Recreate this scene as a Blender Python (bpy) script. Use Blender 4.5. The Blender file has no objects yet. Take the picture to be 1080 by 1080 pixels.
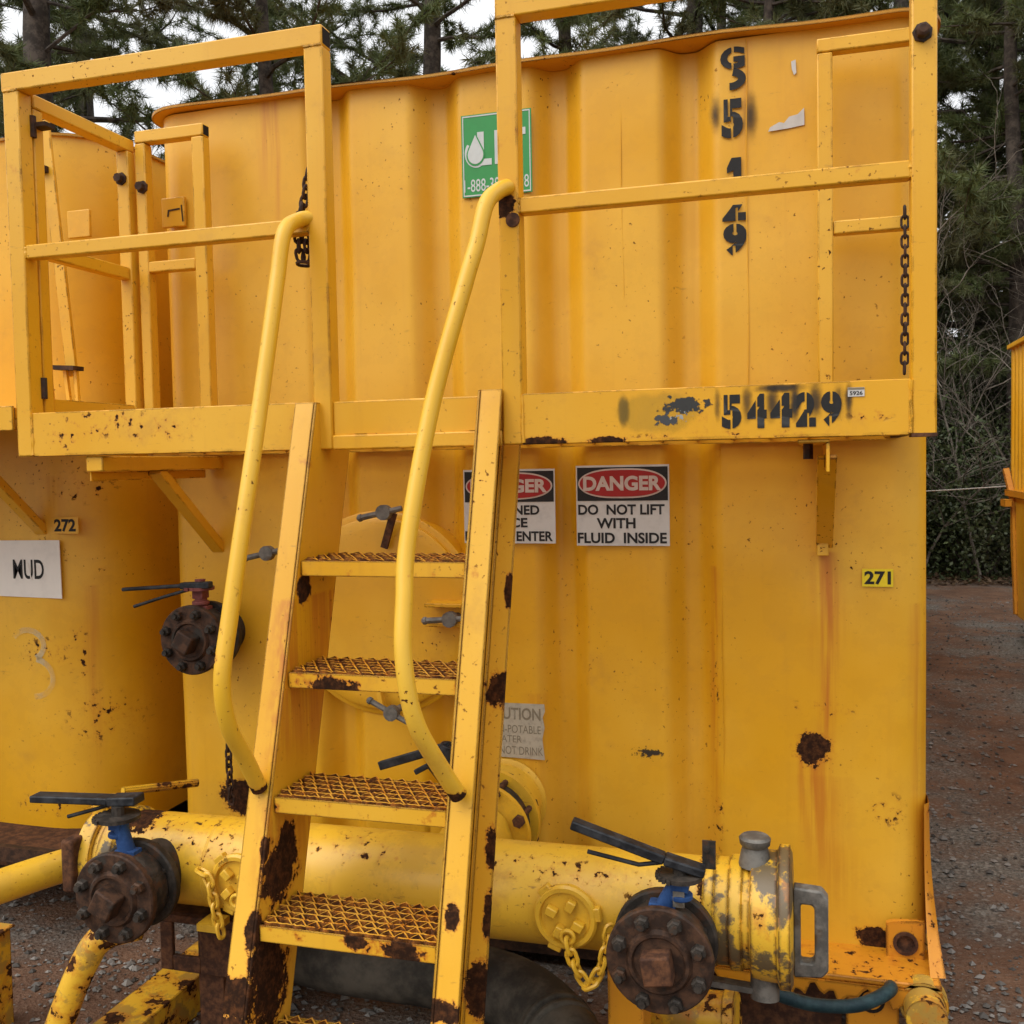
import bpy, math, random
import numpy as np
from mathutils import Vector, Matrix, noise as mnoise
R = math.radians
random.seed(7); rng = np.random.default_rng(11)
sc = bpy.context.scene
COL = sc.collection

# ------------------------------------------------------------------ camera, sky, sun, exposure
cam_d = bpy.data.cameras.new('camera'); cam = bpy.data.objects.new('camera', cam_d); COL.objects.link(cam)
cam_d.sensor_width = 36; cam_d.angle = 2 * math.atan(540 / 1062.55)
cam_d.clip_start = 0.05; cam_d.clip_end = 1000
def cam_matrix(yaw, pitch, roll, loc):
    F = Vector((-math.sin(yaw) * math.cos(pitch), math.cos(yaw) * math.cos(pitch), -math.sin(pitch)))
    r = Vector((math.cos(yaw), math.sin(yaw), 0)); u = r.cross(F)
    c, s = math.cos(roll), math.sin(roll)
    rr, uu = r * c + u * s, -r * s + u * c
    m = Matrix((rr, uu, -F)).transposed().to_4x4(); m.translation = loc
    return m
cam.matrix_world = cam_matrix(.2857, .0488, -.0194, Vector((2.116, -2.979, 1.62)))
sc.camera = cam

SUN_AZ, SUN_EL = R(222), R(52)          # high bright cloud to the left of and behind the photographer
world = bpy.data.worlds.new('World'); sc.world = world; world.use_nodes = True
wt = world.node_tree; wt.nodes.clear()
sky = wt.nodes.new('ShaderNodeTexSky'); sky.sky_type = 'NISHITA'; sky.sun_disc = False
sky.sun_elevation = SUN_EL; sky.sun_rotation = SUN_AZ; sky.air_density = 1.0; sky.dust_density = 4.0; sky.ozone_density = 1.0
hs = wt.nodes.new('ShaderNodeHueSaturation'); hs.inputs['Saturation'].default_value = .12
bg = wt.nodes.new('ShaderNodeBackground'); bg.inputs['Strength'].default_value = .12
wo = wt.nodes.new('ShaderNodeOutputWorld')
hs.inputs['Value'].default_value = .45
tc = wt.nodes.new('ShaderNodeTexCoord'); cn = wt.nodes.new('ShaderNodeTexNoise'); cn.inputs['Scale'].default_value = 3.0; cn.inputs['Detail'].default_value = 5
cr = wt.nodes.new('ShaderNodeValToRGB'); cr.color_ramp.elements[0].position = .3; cr.color_ramp.elements[1].position = .7
cr.color_ramp.elements[0].color = (3.45, 3.5, 3.6, 1); cr.color_ramp.elements[1].color = (4.6, 4.65, 4.75, 1)      # the overcast layer
sz = wt.nodes.new('ShaderNodeSeparateXYZ'); el = wt.nodes.new('ShaderNodeMapRange'); el.inputs[1].default_value = .12; el.inputs[2].default_value = 1.0; el.inputs[3].default_value = 1.0; el.inputs[4].default_value = 2.6
wt.links.new(tc.outputs['Generated'], sz.inputs[0]); wt.links.new(sz.outputs[2], el.inputs[0])
cm = wt.nodes.new('ShaderNodeVectorMath'); cm.operation = 'SCALE'; wt.links.new(cr.outputs[0], cm.inputs[0]); wt.links.new(el.outputs[0], cm.inputs['Scale'])
ad = wt.nodes.new('ShaderNodeMix'); ad.data_type = 'RGBA'; ad.blend_type = 'ADD'; ad.inputs[0].default_value = 1.0
wt.links.new(tc.outputs['Generated'], cn.inputs['Vector']); wt.links.new(cn.outputs[0], cr.inputs[0])
wt.links.new(sky.outputs[0], hs.inputs['Color']); wt.links.new(hs.outputs[0], ad.inputs[6]); wt.links.new(cm.outputs[0], ad.inputs[7])
wt.links.new(ad.outputs[2], bg.inputs[0]); wt.links.new(bg.outputs[0], wo.inputs[0])
sun_d = bpy.data.lights.new('sun', 'SUN'); sun_d.energy = 1.2; sun_d.angle = R(55); sun_d.color = (1, .96, .9)
sun = bpy.data.objects.new('sun', sun_d); COL.objects.link(sun)
sdir = Vector((math.sin(SUN_AZ) * math.cos(SUN_EL), math.cos(SUN_AZ) * math.cos(SUN_EL), math.sin(SUN_EL)))
sun.rotation_euler = sdir.to_track_quat('Z', 'Y').to_euler(); sun.location = (0, -8, 12)
sc.view_settings.view_transform = 'Standard'; sc.view_settings.look = 'None'
sc.view_settings.exposure = 0.36; sc.view_settings.gamma = 1.0
try: sc.view_settings.use_curve_mapping = False
except Exception: pass

# ------------------------------------------------------------------ node helpers
class T:
    def __init__(s, name):
        s.m = bpy.data.materials.new(name); s.m.use_nodes = True
        s.t = s.m.node_tree; s.t.nodes.clear()
    def nd(s, typ, ins=None, **props):
        n = s.t.nodes.new(typ)
        for k, v in props.items(): setattr(n, k, v)
        for k, v in (ins or {}).items():
            if isinstance(v, bpy.types.NodeSocket): s.t.links.new(v, n.inputs[k])
            else: n.inputs[k].default_value = v
        return n
    def math(s, op, a, b=0.0, c=None, clamp=False):
        ins = {0: a, 1: b}
        if c is not None: ins[2] = c
        return s.nd('ShaderNodeMath', ins, operation=op, use_clamp=clamp).outputs[0]
    def vm(s, op, a, b=(0, 0, 0)):
        n = s.nd('ShaderNodeVectorMath', {0: a, 1: b}, operation=op)
        return n.outputs['Value'] if op in ('LENGTH', 'DOT_PRODUCT', 'DISTANCE') else n.outputs[0]
    def noise(s, vec, scale, detail=3, rough=.5, dist=0.0):
        return s.nd('ShaderNodeTexNoise', {'Vector': vec, 'Scale': scale, 'Detail': detail, 'Roughness': rough, 'Distortion': dist}).outputs[0]
    def step(s, v, lo, hi):
        return s.nd('ShaderNodeMapRange', {0: v, 1: lo, 2: hi, 3: 0.0, 4: 1.0}, interpolation_type='SMOOTHSTEP', clamp=True).outputs[0]
    def mix(s, f, a, b):
        n = s.nd('ShaderNodeMix', data_type='RGBA')
        for i, v in ((0, f), (6, a), (7, b)):
            if isinstance(v, bpy.types.NodeSocket): s.t.links.new(v, n.inputs[i])
            else: n.inputs[i].default_value = v if i == 0 else (tuple(v) + (1,) if len(v) == 3 else v)
        return n.outputs[2]
    def mixf(s, f, a, b):
        n = s.nd('ShaderNodeMix', data_type='FLOAT')
        for i, v in ((0, f), (2, a), (3, b)):
            if isinstance(v, bpy.types.NodeSocket): s.t.links.new(v, n.inputs[i])
            else: n.inputs[i].default_value = v
        return n.outputs[0]
    def bump(s, h, strength=.3, dist=.01):
        return s.nd('ShaderNodeBump', {'Height': h, 'Strength': strength, 'Distance': dist}).outputs[0]
    def out(s, col, rough=.5, normal=None, metallic=0.0, spec=.5):
        b = s.nd('ShaderNodeBsdfPrincipled')
        for k, v in (('Base Color', col), ('Roughness', rough), ('Metallic', metallic), ('Specular IOR Level', spec), ('Normal', normal)):
            if v is None: continue
            if isinstance(v, bpy.types.NodeSocket): s.t.links.new(v, b.inputs[k])
            else: b.inputs[k].default_value = (tuple(v) + (1,)) if isinstance(v, (tuple, list)) and len(v) == 3 else v
        o = s.nd('ShaderNodeOutputMaterial'); s.t.links.new(b.outputs[0], o.inputs[0])
        s.bsdf = b; s.o = o
        return s.m

RUST_D, RUST_L, STAIN = (.024, .011, .006), (.085, .032, .012), (.50, .165, .010)
def paint(name, col, faded, chips=.5, specks=.5, edge=.6, edge_r=.006, blobs=(), streaks=(), rough=.42, dirt=.3, clusters=(), chip_scale=14, grime=0.0, gcol=(.11, .075, .045), stain=.55, spec=.45):
    t = T(name)
    pos = t.nd('ShaderNodeNewGeometry').outputs['Position']
    big = t.noise(pos, 1.3, 4, .55)
    base = t.mix(t.step(big, .35, .68), col, faded)
    # vertical runs and weathering
    sv = t.vm('MULTIPLY', pos, (26, 26, 1.0))
    run = t.noise(sv, 1.0, 4, .6)
    base = t.mix(t.math('MULTIPLY', t.step(run, .56, .86), dirt * .6), base, (.44, .18, .014))
    blot = t.noise(pos, 5.5, 6, .65)
    base = t.mix(t.math('MULTIPLY', t.step(blot, .56, .75), dirt * .8), base, (.42, .20, .03))
    scuff = t.noise(t.vm('MULTIPLY', pos, (14, 14, 60)), 1.0, 5, .7)
    base = t.mix(t.math('MULTIPLY', t.step(scuff, .63, .74), dirt * .9), base, (.22, .10, .022))
    if grime:
        g = t.noise(pos, 8, 8, .7)
        base = t.mix(t.math('MULTIPLY', t.step(g, .485, .545), grime), base, gcol)
    nc = t.noise(pos, chip_scale, 8, .62)
    v = nc
    if edge:
        be = t.nd('ShaderNodeBevel', {'Radius': edge_r}, samples=3).outputs[0]
        nn = t.nd('ShaderNodeNewGeometry').outputs['Normal']
        e = t.math('SUBTRACT', 1.0, t.vm('DOT_PRODUCT', be, nn))
        e = t.step(e, .004, .07)
        v = t.math('MULTIPLY_ADD', e, edge * .36, v)
    lo = .80 - .14 * chips
    mask = t.step(v, lo, lo + .02)
    halo = t.step(v, lo - .10, lo)
    # small specks gathered in clusters
    sp = t.noise(pos, 75, 3, .55)
    cl = t.step(t.noise(pos, 2.6, 3), .42, .70)
    spm = t.math('MULTIPLY', t.step(sp, (.715 - .05 * specks), (.735 - .05 * specks)), cl)
    mask = t.math('MAXIMUM', mask, spm)
    halo = t.math('MAXIMUM', halo, t.math('MULTIPLY', t.step(sp, .63 - .04 * specks, .74), cl))
    if blobs:
        rag = t.math('ADD', t.math('MULTIPLY_ADD', t.noise(pos, 24, 8, .7), 2.0, -1.0), t.math('MULTIPLY_ADD', t.noise(pos, 85, 5, .7), 0.9, -.45))
        field = None
        for (c, s_) in blobs:
            dd = t.vm('LENGTH', t.vm('MULTIPLY', t.vm('SUBTRACT', pos, c), tuple(1.0 / q for q in s_)))
            f = t.math('SUBTRACT', 1.0, dd)
            field = f if field is None else t.math('MAXIMUM', field, f)
        vb = t.math('ADD', field, rag)
        inside = t.step(field, -.7, -.3)
        mask = t.math('MAXIMUM', mask, t.math('MULTIPLY', t.step(vb, .0, .05), inside))
        halo = t.math('MAXIMUM', halo, t.math('MULTIPLY', t.step(vb, -.22, .0), inside))
    for (c, s_) in clusters:
        dd = t.vm('LENGTH', t.vm('MULTIPLY', t.vm('SUBTRACT', pos, c), tuple(1.0 / q for q in s_)))
        near = t.step(dd, 1.0, .45); q = t.noise(pos, 42, 6, .6)
        mask = t.math('MAXIMUM', mask, t.math('MULTIPLY', t.step(q, .60, .63), near)); halo = t.math('MAXIMUM', halo, t.math('MULTIPLY', t.step(q, .50, .62), t.math('MULTIPLY', near, .7)))
    base = t.mix(t.math('MULTIPLY', halo, stain), base, STAIN)
    sep = t.nd('ShaderNodeSeparateXYZ', {0: pos}).outputs
    for (x, zt, zb, w, k) in streaks:
        wob = t.math('MULTIPLY_ADD', t.noise(pos, 3.0, 3), w * 1.6, x - w * .8)
        dx = t.math('DIVIDE', t.math('ABSOLUTE', t.math('SUBTRACT', sep[0], wob)), w)
        gx = t.math('SUBTRACT', 1.0, dx, clamp=True)
        gz = t.math('MULTIPLY', t.step(sep[2], zb, zb + .6 * (zt - zb)), t.step(sep[2], zt + .01, zt))
        gn = t.step(t.noise(t.vm('MULTIPLY', pos, (60, 60, 2.5)), 1.0, 4), .30, .62)
        base = t.mix(t.math('MULTIPLY', t.math('MULTIPLY', gx, gz), t.math('MULTIPLY', gn, k)), base, STAIN)
    rust = t.mix(t.step(t.noise(pos, 60, 4, .7), .4, .7), RUST_D, RUST_L)
    base = t.mix(mask, base, rust)
    ro = t.mixf(mask, t.math('MULTIPLY_ADD', blot, .20, rough - .12), .9)
    h = t.math('MULTIPLY_ADD', mask, -1.0, t.math('MULTIPLY', t.noise(pos, 160, 3), .12))
    h = t.math('MULTIPLY_ADD', t.noise(pos, 3.0, 2), 1.2, h)
    return t.out(base, ro, t.bump(h, .35, .004), spec=t.mixf(mask, spec, .08))

def rusty(name, dark, light, scale=30, rough=.75, metallic=0.0, third=None):
    t = T(name); pos = t.nd('ShaderNodeNewGeometry').outputs['Position']
    n = t.noise(pos, scale, 7, .68)
    c = t.mix(t.step(n, .38, .66), dark, light)
    if third: c = t.mix(t.step(t.noise(pos, scale * .45, 5, .65), .55, .66), c, third)
    return t.out(c, t.math('MULTIPLY_ADD', n, .3, rough - .15), t.bump(n, .45, .003), metallic, spec=.22)
def plain(name, col, rough=.6, var=.15, scale=40):
    t = T(name); pos = t.nd('ShaderNodeNewGeometry').outputs['Position']
    n = t.noise(pos, scale, 5, .65)
    c = t.mix(t.math('MULTIPLY', t.step(n, .45, .7), var), col, tuple(q * .45 + .02 for q in col))
    return t.out(c, rough, t.bump(n, .15, .002), spec=.25)

YO, YF = (.655, .319, .005), (.725, .396, .030)      # orange-yellow tank paint, fresh and chalky
YL, YLF = (.660, .365, .012), (.700, .415, .034)     # newer lemon-yellow paint on pipes and rails
M = {}
M['tank'] = paint('tank_paint', YO, YF, clusters=[((2.33, 0, .62), (.06, .2, .06)), ((1.85, 0, .95), (.02, .2, .10)), ((1.15, 0, 2.55), (.05, .2, .2)), ((2.0, 0, .35), (.1, .2, .08)), ((1.86, 0, .55), (.02, .2, .12)), ((2.15, 0, .9), (.12, .2, .03))], chips=.06, specks=.7, edge=0, chip_scale=9, dirt=.38, grime=.07, gcol=(.40, .19, .02),
    blobs=[((2.129, 0, .783), (.048, .2, .046)), ((2.31, 0, .245), (.07, .2, .03)), ((.27, .0, .50), (.09, .2, .06))],
    streaks=[(2.166, 1.345, .25, .030, 1.0), (2.162, 1.345, .9, .055, .6), (2.14, .79, .35, .035, .9), (2.10, .78, .45, .016, .8), (1.850, 1.30, .35, .018, .8), (2.17, .7, .22, .09, .45), (.44, 2.80, 2.45, .045, .8), (.47, 2.8, 2.2, .016, .6), (1.95, 2.8, 2.35, .03, .35), (1.30, .9, .5, .05, .4), (2.41, 1.2, .2, .03, .55)])
M['tank2'] = paint('left_tank_paint', YO, YF, chips=.05, specks=.8, edge=0, chip_scale=9, dirt=.38, grime=.08, gcol=(.36, .18, .02),
    clusters=[((-.37, .08, .72), (.14, .3, .12)), ((-.40, .06, 1.56), (.12, .3, .07)), ((-.55, .03, .40), (.18, .2, .05)), ((-.55, .03, .95), (.12, .3, .10)), ((-.42, .03, .95), (.05, .3, .15))],
    streaks=[(-.50, 1.6, 1.0, .05, .3), (-.38, 1.2, .3, .03, .5)])
M['rim'] = paint('rim_paint', (.60, .265, .010), (.62, .30, .02), chips=.85, specks=.9, edge=1.2, edge_r=.01, dirt=.6)
M['rail'] = paint('guardrail_paint', YO, YF, chips=.34, specks=1.0, edge=.62, dirt=.45,
    blobs=[((1.413, -.61, 2.245), (.03, .03, .035))])
M['toe'] = paint('toeboard_paint', YO, YF, chips=.32, specks=.8, edge=.72, dirt=.45, stain=.7,
    blobs=[((1.49, -.615, 1.668), (.07, .03, .014)), ((1.66, -.615, 1.668), (.05, .03, .01))],
    clusters=[((.47, -.61, 1.74), (.11, .1, .05)), ((.36, -.61, 1.73), (.04, .1, .04)), ((.12, -.61, 1.715), (.07, .1, .05)), ((.25, -.61, 1.75), (.2, .1, .05)), ((2.25, -.61, 1.71), (.06, .1, .02)), ((1.95, -.61, 1.675), (.3, .1, .012))])
M['channel'] = paint('tread_front_paint', YO, YF, chips=1.05, specks=1.0, edge=1.0, dirt=.7, stain=.95, chip_scale=20, blobs=[((1.03, -.83, 1.09), (.06, .1, .03)), ((1.26, -1.0, .56), (.05, .1, .03)), ((1.15, -.99, .57), (.03, .1, .02))])
M['ladder'] = paint('ladder_paint', YO, YF, chips=.48, specks=1.0, edge=1.35, dirt=.45, stain=.75,
    blobs=[((.909, -.725, 1.322), (.014, .034, .045)), ((.909, -.885, .665), (.016, .085, .075)), ((.909, -.85, .72), (.016, .05, .05)), ((.909, -.95, .44), (.020, .085, .13)), ((.905, -.945, .735), (.012, .022, .032)), ((.90, -.99, .56), (.02, .03, .05)),
           ((.877, -1.035, .42), (.06, .03, .05)), ((.86, -1.06, .36), (.06, .03, .05)), ((1.37, -1.03, .46), (.045, .03, .025)), ((1.395, -.655, 1.07), (.035, .03, .045)), ((1.395, -.85, .42), (.04, .04, .07)), ((1.40, -.76, .72), (.02, .02, .06)), ((1.40, -.58, 1.30), (.012, .02, .05)), ((1.40, -.80, .56), (.014, .02, .08)),
           ((1.375, -.98, .64), (.02, .02, .03))],
    streaks=[(.905, 1.29, .98, .05, 1.0), (.905, 1.08, .86, .04, .8), (.905, .84, .6, .04, .7)])
M['tread'] = paint('tread_paint', (.66, .30, .016), (.62, .32, .04), chips=1.5, specks=1.0, edge=0, dirt=.7, chip_scale=30, stain=1.0)
M['grate_wall'] = rusty('grating_rust_and_shade', (.060, .020, .007), (.30, .105, .016), 40, .9)  # rust brown, darkened on the strand walls to paint shade in the holes
M['pipe'] = paint('pipe_paint', YL, YLF, clusters=[((.45, -.6, .58), (.25, .2, .08)), ((1.5, -.6, .60), (.3, .2, .03)), ((1.75, -.6, .56), (.1, .2, .06)), ((.95, -.6, .6), (.2, .2, .04))], chips=.42, specks=.7, edge=0, dirt=.85, grime=.18, gcol=(.30, .16, .03), chip_scale=20,
    blobs=[((.26, -.5, .60), (.06, .09, .06)), ((1.90, -.5, .58), (.035, .3, .16)), ((1.965, -.5, .55), (.02, .3, .2))])
M['handrail'] = paint('handrail_paint', YL, YLF, chips=.46, specks=.75, edge=0, dirt=.55, chip_scale=26, blobs=[((.878, -.915, .868), (.03, .03, .018)), ((1.378, -.93, .893), (.03, .03, .018)), ((.80, -1.04, 1.2), (.06, .03, .02))])
M['flake'] = paint('flaking_paint', YL, YLF, chips=1.75, specks=1.0, edge=.6, dirt=.5, chip_scale=15, grime=.55, gcol=(.16, .10, .05))
M['capring'] = paint('cap_paint', YL, YLF, chips=1.1, specks=1.0, edge=.6, edge_r=.012, dirt=.5, chip_scale=13, grime=.92, gcol=(.075, .060, .042))
M['skid'] = paint('skid_paint', (.62, .275, .010), (.60, .235, .014), clusters=[((2.3, -.1, .22), (.25, .15, .06)), ((2.44, -.05, .3), (.06, .2, .12))], streaks=[(2.41, .60, .2, .04, .7)], chips=.9, specks=1.0, edge=.75, edge_r=.012, dirt=.6, chip_scale=10, stain=.9,
    blobs=[((2.15, -.29, .2), (.06, .06, .03)), ((2.27, -.3, .2), (.09, .06, .02)), ((2.0, -.3, .2), (.1, .06, .03))])
M['rust'] = rusty('dark_rust', (.026, .014, .009), (.080, .038, .020), 34, .7, third=(.035, .028, .022))
M['rust_red'] = rusty('red_rust', (.045, .020, .012), (.13, .055, .025), 40, .8)
M['iron'] = rusty('dark_iron', (.022, .019, .016), (.060, .048, .038), 30, .6, .15, third=(.07, .034, .018))
M['grey_metal'] = rusty('worn_grey_metal', (.10, .095, .085), (.20, .185, .16), 24, .55, .35, third=(.10, .07, .045))
M['black_metal'] = rusty('black_metal', (.012, .013, .015), (.040, .042, .046), 24, .5, .2)
M['blue'] = rusty('blue_paint', (.014, .045, .14), (.030, .085, .23), 18, .7, third=(.028, .027, .026))
M['dull_red'] = rusty('dull_red_paint', (.14, .035, .03), (.22, .07, .06), 26, .6)
M['hose'] = rusty('dark_rubber', (.030, .027, .022), (.095, .082, .062), 7, .8)
M['teal'] = rusty('teal_hose', (.008, .024, .030), (.022, .050, .055), 30, .45)
M['gap'] = plain('hollow_shade', (.015, .010, .007), .9)  # near-black colour stands for the shade inside tube ends and the hole
M['white'] = plain('white_vinyl', (.52, .50, .46), .45, .25, 25)
M['oldwhite'] = plain('weathered_vinyl', (.40, .35, .26), .6, .5, 60)
M['muddywhite'] = plain('stained_white', (.74, .69, .62), .5, .22, 9)
M['ink'] = plain('black_ink', (.016, .015, .014), .6, .4, 80)
M['fadeink'] = plain('faded_ink', (.20, .165, .11), .7, .4, 80)
M['signred'] = plain('sign_red', (.30, .020, .018), .5, .25, 30)
M['signwhite'] = plain('sign_white_letter', (.50, .40, .34), .5, .3, 60)
M['green'] = plain('sticker_green', (.045, .26, .075), .45, .15, 20)
M['drop'] = plain('logo_silver', (.52, .54, .52), .4, .2, 20)
M['yellowtag'] = plain('yellow_sticker', (.75, .56, .02), .45, .1, 40)
M['cable'] = plain('pale_cable', (.45, .43, .40), .5)
M['chalk'] = plain('pale_marker', (.52, .42, .22), .8, .4, 30)
M['wood_bark'] = None

# ------------------------------------------------------------------ mesh helpers
class MB:
    def __init__(s): s.v, s.f, s.mi = [], [], []
    def add(s, verts, faces, mi=0):
        o = len(s.v); s.v += [tuple(q) for q in verts]
        s.f += [tuple(i + o for i in f) for f in faces]; s.mi += [mi] * len(faces); return s
    def box(s, x0, x1, y0, y1, z0, z1, mi=0):
        v = [(x, y, z) for z in (z0, z1) for y in (y0, y1) for x in (x0, x1)]
        return s.add(v, [(0, 2, 3, 1), (4, 5, 7, 6), (0, 1, 5, 4), (2, 6, 7, 3), (0, 4, 6, 2), (1, 3, 7, 5)], mi)
    def obox(s, M4, sx, sy, sz, mi=0):
        v = [M4 @ Vector((x * sx / 2, y * sy / 2, z * sz / 2)) for z in (-1, 1) for y in (-1, 1) for x in (-1, 1)]
        return s.add(v, [(0, 2, 3, 1), (4, 5, 7, 6), (0, 1, 5, 4), (2, 6, 7, 3), (0, 4, 6, 2), (1, 3, 7, 5)], mi)
    def bar(s, p, q, w, h, up=(0, 0, 1), mi=0):
        p, q = Vector(p), Vector(q); d = q - p; L = d.length; d.normalize()
        u = Vector(up); r = d.cross(u); r.normalize(); u = r.cross(d)
        m = Matrix((r, d, u)).transposed().to_4x4(); m.translation = (p + q) / 2
        return s.obox(m, w, L, h, mi)
    def tube(s, pts, r, n=12, caps=True, mi=0, closed=False):
        pts = [Vector(p) for p in pts]; k = len(pts)
        rs = r if isinstance(r, (list, tuple)) else [r] * k
        def tan(i):
            if closed: return (pts[(i + 1) % k] - pts[i - 1]).normalized()
            a = pts[max(i - 1, 0)]; b = pts[min(i + 1, k - 1)]; return (b - a).normalized()
        t0 = tan(0); u = t0.orthogonal().normalized(); rings = []; V = []
        for i in range(k):
            t1 = tan(i); q = t0.rotation_difference(t1); u = (q @ u); u = (u - t1 * u.dot(t1)).normalized(); w = t1.cross(u); t0 = t1
            for j in range(n):
                a = 2 * math.pi * j / n; V.append(pts[i] + (u * math.cos(a) + w * math.sin(a)) * rs[i])
        F = []
        m = k if closed else k - 1
        for i in range(m):
            a, b = i * n, ((i + 1) % k) * n
            for j in range(n): F.append((a + j, a + (j + 1) % n, b + (j + 1) % n, b + j))
        if caps and not closed:
            F.append(tuple(reversed(range(n)))); F.append(tuple(range((k - 1) * n, k * n)))
        return s.add(V, F, mi)
    def cyl(s, p, q, r, n=24, r2=None, mi=0):
        return s.tube([p, q], [r, r if r2 is None else r2], n, True, mi)
    def lathe(s, o, axis, prof, n=32, mi=0):
        """prof: list of (distance along axis, radius)"""
        o, ax = Vector(o), Vector(axis).normalized(); u = ax.orthogonal().normalized(); w = ax.cross(u)
        V = []; F = []
        for (d, r) in prof:
            for j in range(n):
                a = 2 * math.pi * j / n; V.append(o + ax * d + (u * math.cos(a) + w * math.sin(a)) * r)
        for i in range(len(prof) - 1):
            for j in range(n): F.append((i * n + j, i * n + (j + 1) % n, (i + 1) * n + (j + 1) % n, (i + 1) * n + j))
        F.append(tuple(reversed(range(n)))); F.append(tuple(range((len(prof) - 1) * n, len(prof) * n)))
        return s.add(V, F, mi)
    def prism(s, poly, y0, y1, mi=0):
        """poly in (x, z), from y0 (front) to y1"""
        n = len(poly); V = [(x, y0, z) for x, z in poly] + [(x, y1, z) for x, z in poly]
        F = [tuple(range(n)), tuple(reversed(range(n, 2 * n)))] + [(i, i + n, (i + 1) % n + n, (i + 1) % n) for i in range(n)]
        return s.add(V, F, mi)
    def build(s, name, mat, parent=None, smooth=35, bevel=0.0):
        me = bpy.data.meshes.new(name); me.from_pydata(s.v, [], s.f)
        mats = mat if isinstance(mat, list) else [mat]
        for m_ in mats: me.materials.append(m_)
        if len(mats) > 1: me.polygons.foreach_set('material_index', s.mi)
        import bmesh
        bm = bmesh.new(); bm.from_mesh(me); bmesh.ops.recalc_face_normals(bm, faces=bm.faces); bm.to_mesh(me); bm.free()
        if smooth:
            me.polygons.foreach_set('use_smooth', [True] * len(me.polygons)); me.set_sharp_from_angle(angle=R(smooth))
        me.update()
        o = bpy.data.objects.new(name, me); COL.objects.link(o)
        if bevel:
            b = o.modifiers.new('bevel', 'BEVEL'); b.width = bevel; b.segments = 2; b.limit_method = 'ANGLE'; b.angle_limit = R(40); b.harden_normals = False
        attach(o, parent); return o
def attach(o, parent):
    if parent is not None:
        o.parent = parent
        if parent.parent is None and parent.type == 'EMPTY': o.matrix_parent_inverse = Matrix.Translation(-Vector(parent.location))
def tag(o, label=None, cat=None, group=None, kind=None):
    if label: o['label'] = label
    if cat: o['category'] = cat
    if group: o['group'] = group
    if kind: o['kind'] = kind
    return o
def thing(name, label, cat, loc, group=None):
    o = bpy.data.objects.new(name, None); o.empty_display_size = .1; o.location = loc; COL.objects.link(o)
    return tag(o, label, cat, group)
def knot(name, parent):                                   # a part that is only a frame for its sub-parts
    o = bpy.data.objects.new(name, None); o.empty_display_size = .05; COL.objects.link(o); attach(o, parent); return o
def spline(P, k=8):
    P = [Vector(p) for p in P]; out = []
    Q = [P[0] * 2 - P[1]] + P + [P[-1] * 2 - P[-2]]
    for i in range(1, len(Q) - 2):
        a, b, c, d = Q[i - 1:i + 3]
        for j in range(k):
            t = j / k
            out.append(.5 * ((2 * b) + (c - a) * t + (2 * a - 5 * b + 4 * c - d) * t * t + (-a + 3 * b - 3 * c + d) * t ** 3))
    out.append(P[-1]); return out
def poly_bend(P, rad, k=6):
    """polyline with rounded corners"""
    P = [Vector(p) for p in P]; out = [P[0]]
    for i in range(1, len(P) - 1):
        a = (P[i - 1] - P[i]); b = (P[i + 1] - P[i]); r = min(rad, a.length * .45, b.length * .45)
        p0 = P[i] + a.normalized() * r; p1 = P[i] + b.normalized() * r
        for j in range(k + 1):
            t = j / k; out.append(p0 * (1 - t) ** 2 + P[i] * 2 * t * (1 - t) + p1 * t * t)
    out.append(P[-1]); return out

def text(body, x0, x1, z0, z1, y, mat, parent, name='lettering', bold=.0, thick=.0006):
    """flat letters facing -Y fitted to a rectangle of the XZ plane"""
    c = bpy.data.curves.new('glyphs', 'FONT'); c.body = body; c.size = 1; c.offset = bold; c.resolution_u = 4
    o = bpy.data.objects.new('glyphs', c); COL.objects.link(o)
    dg = bpy.context.evaluated_depsgraph_get(); dg.update()
    me = bpy.data.meshes.new_from_object(o.evaluated_get(dg)); bpy.data.objects.remove(o); bpy.data.curves.remove(c)
    n = len(me.vertices); a = np.empty(n * 3, np.float32); me.vertices.foreach_get('co', a); a = a.reshape(-1, 3)
    mn, mx = a.min(0), a.max(0); q = (a - mn) / np.maximum(mx - mn, 1e-6)
    b = np.stack([x0 + q[:, 0] * (x1 - x0), np.full(n, y), z0 + q[:, 1] * (z1 - z0)], 1).astype(np.float32)
    me.vertices.foreach_set('co', b.ravel()); me.materials.clear(); me.materials.append(mat); me.update(); me.name = name
    ob = bpy.data.objects.new(name, me); COL.objects.link(ob); attach(ob, parent); return ob

def stroke(mb, pts, w, y):
    """flat ribbon along a polyline of (x, z) at depth y, mitred"""
    P = [Vector((p[0], p[1])) for p in pts]; n = len(P); L = []; Rr = []
    for i in range(n):
        a = (P[i] - P[i - 1]).normalized() if i else (P[1] - P[0]).normalized()
        b = (P[i + 1] - P[i]).normalized() if i < n - 1 else a
        t = (a + b); t = t.normalized() if t.length > 1e-6 else a
        nrm = Vector((-t.y, t.x)); k = w / 2 / max(.5, nrm.dot(Vector((-a.y, a.x))))
        L.append(P[i] + nrm * k); Rr.append(P[i] - nrm * k)
    V = [(p.x, y, p.y) for p in L] + [(p.x, y, p.y) for p in Rr]
    mb.add(V, [(i, i + 1, n + i + 1, n + i) for i in range(n - 1)])
def arc(cx, cz, rx, rz, a0, a1, k=10):
    return [(cx + rx * math.cos(R(a0 + (a1 - a0) * i / k)), cz + rz * math.sin(R(a0 + (a1 - a0) * i / k))) for i in range(k + 1)]
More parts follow.
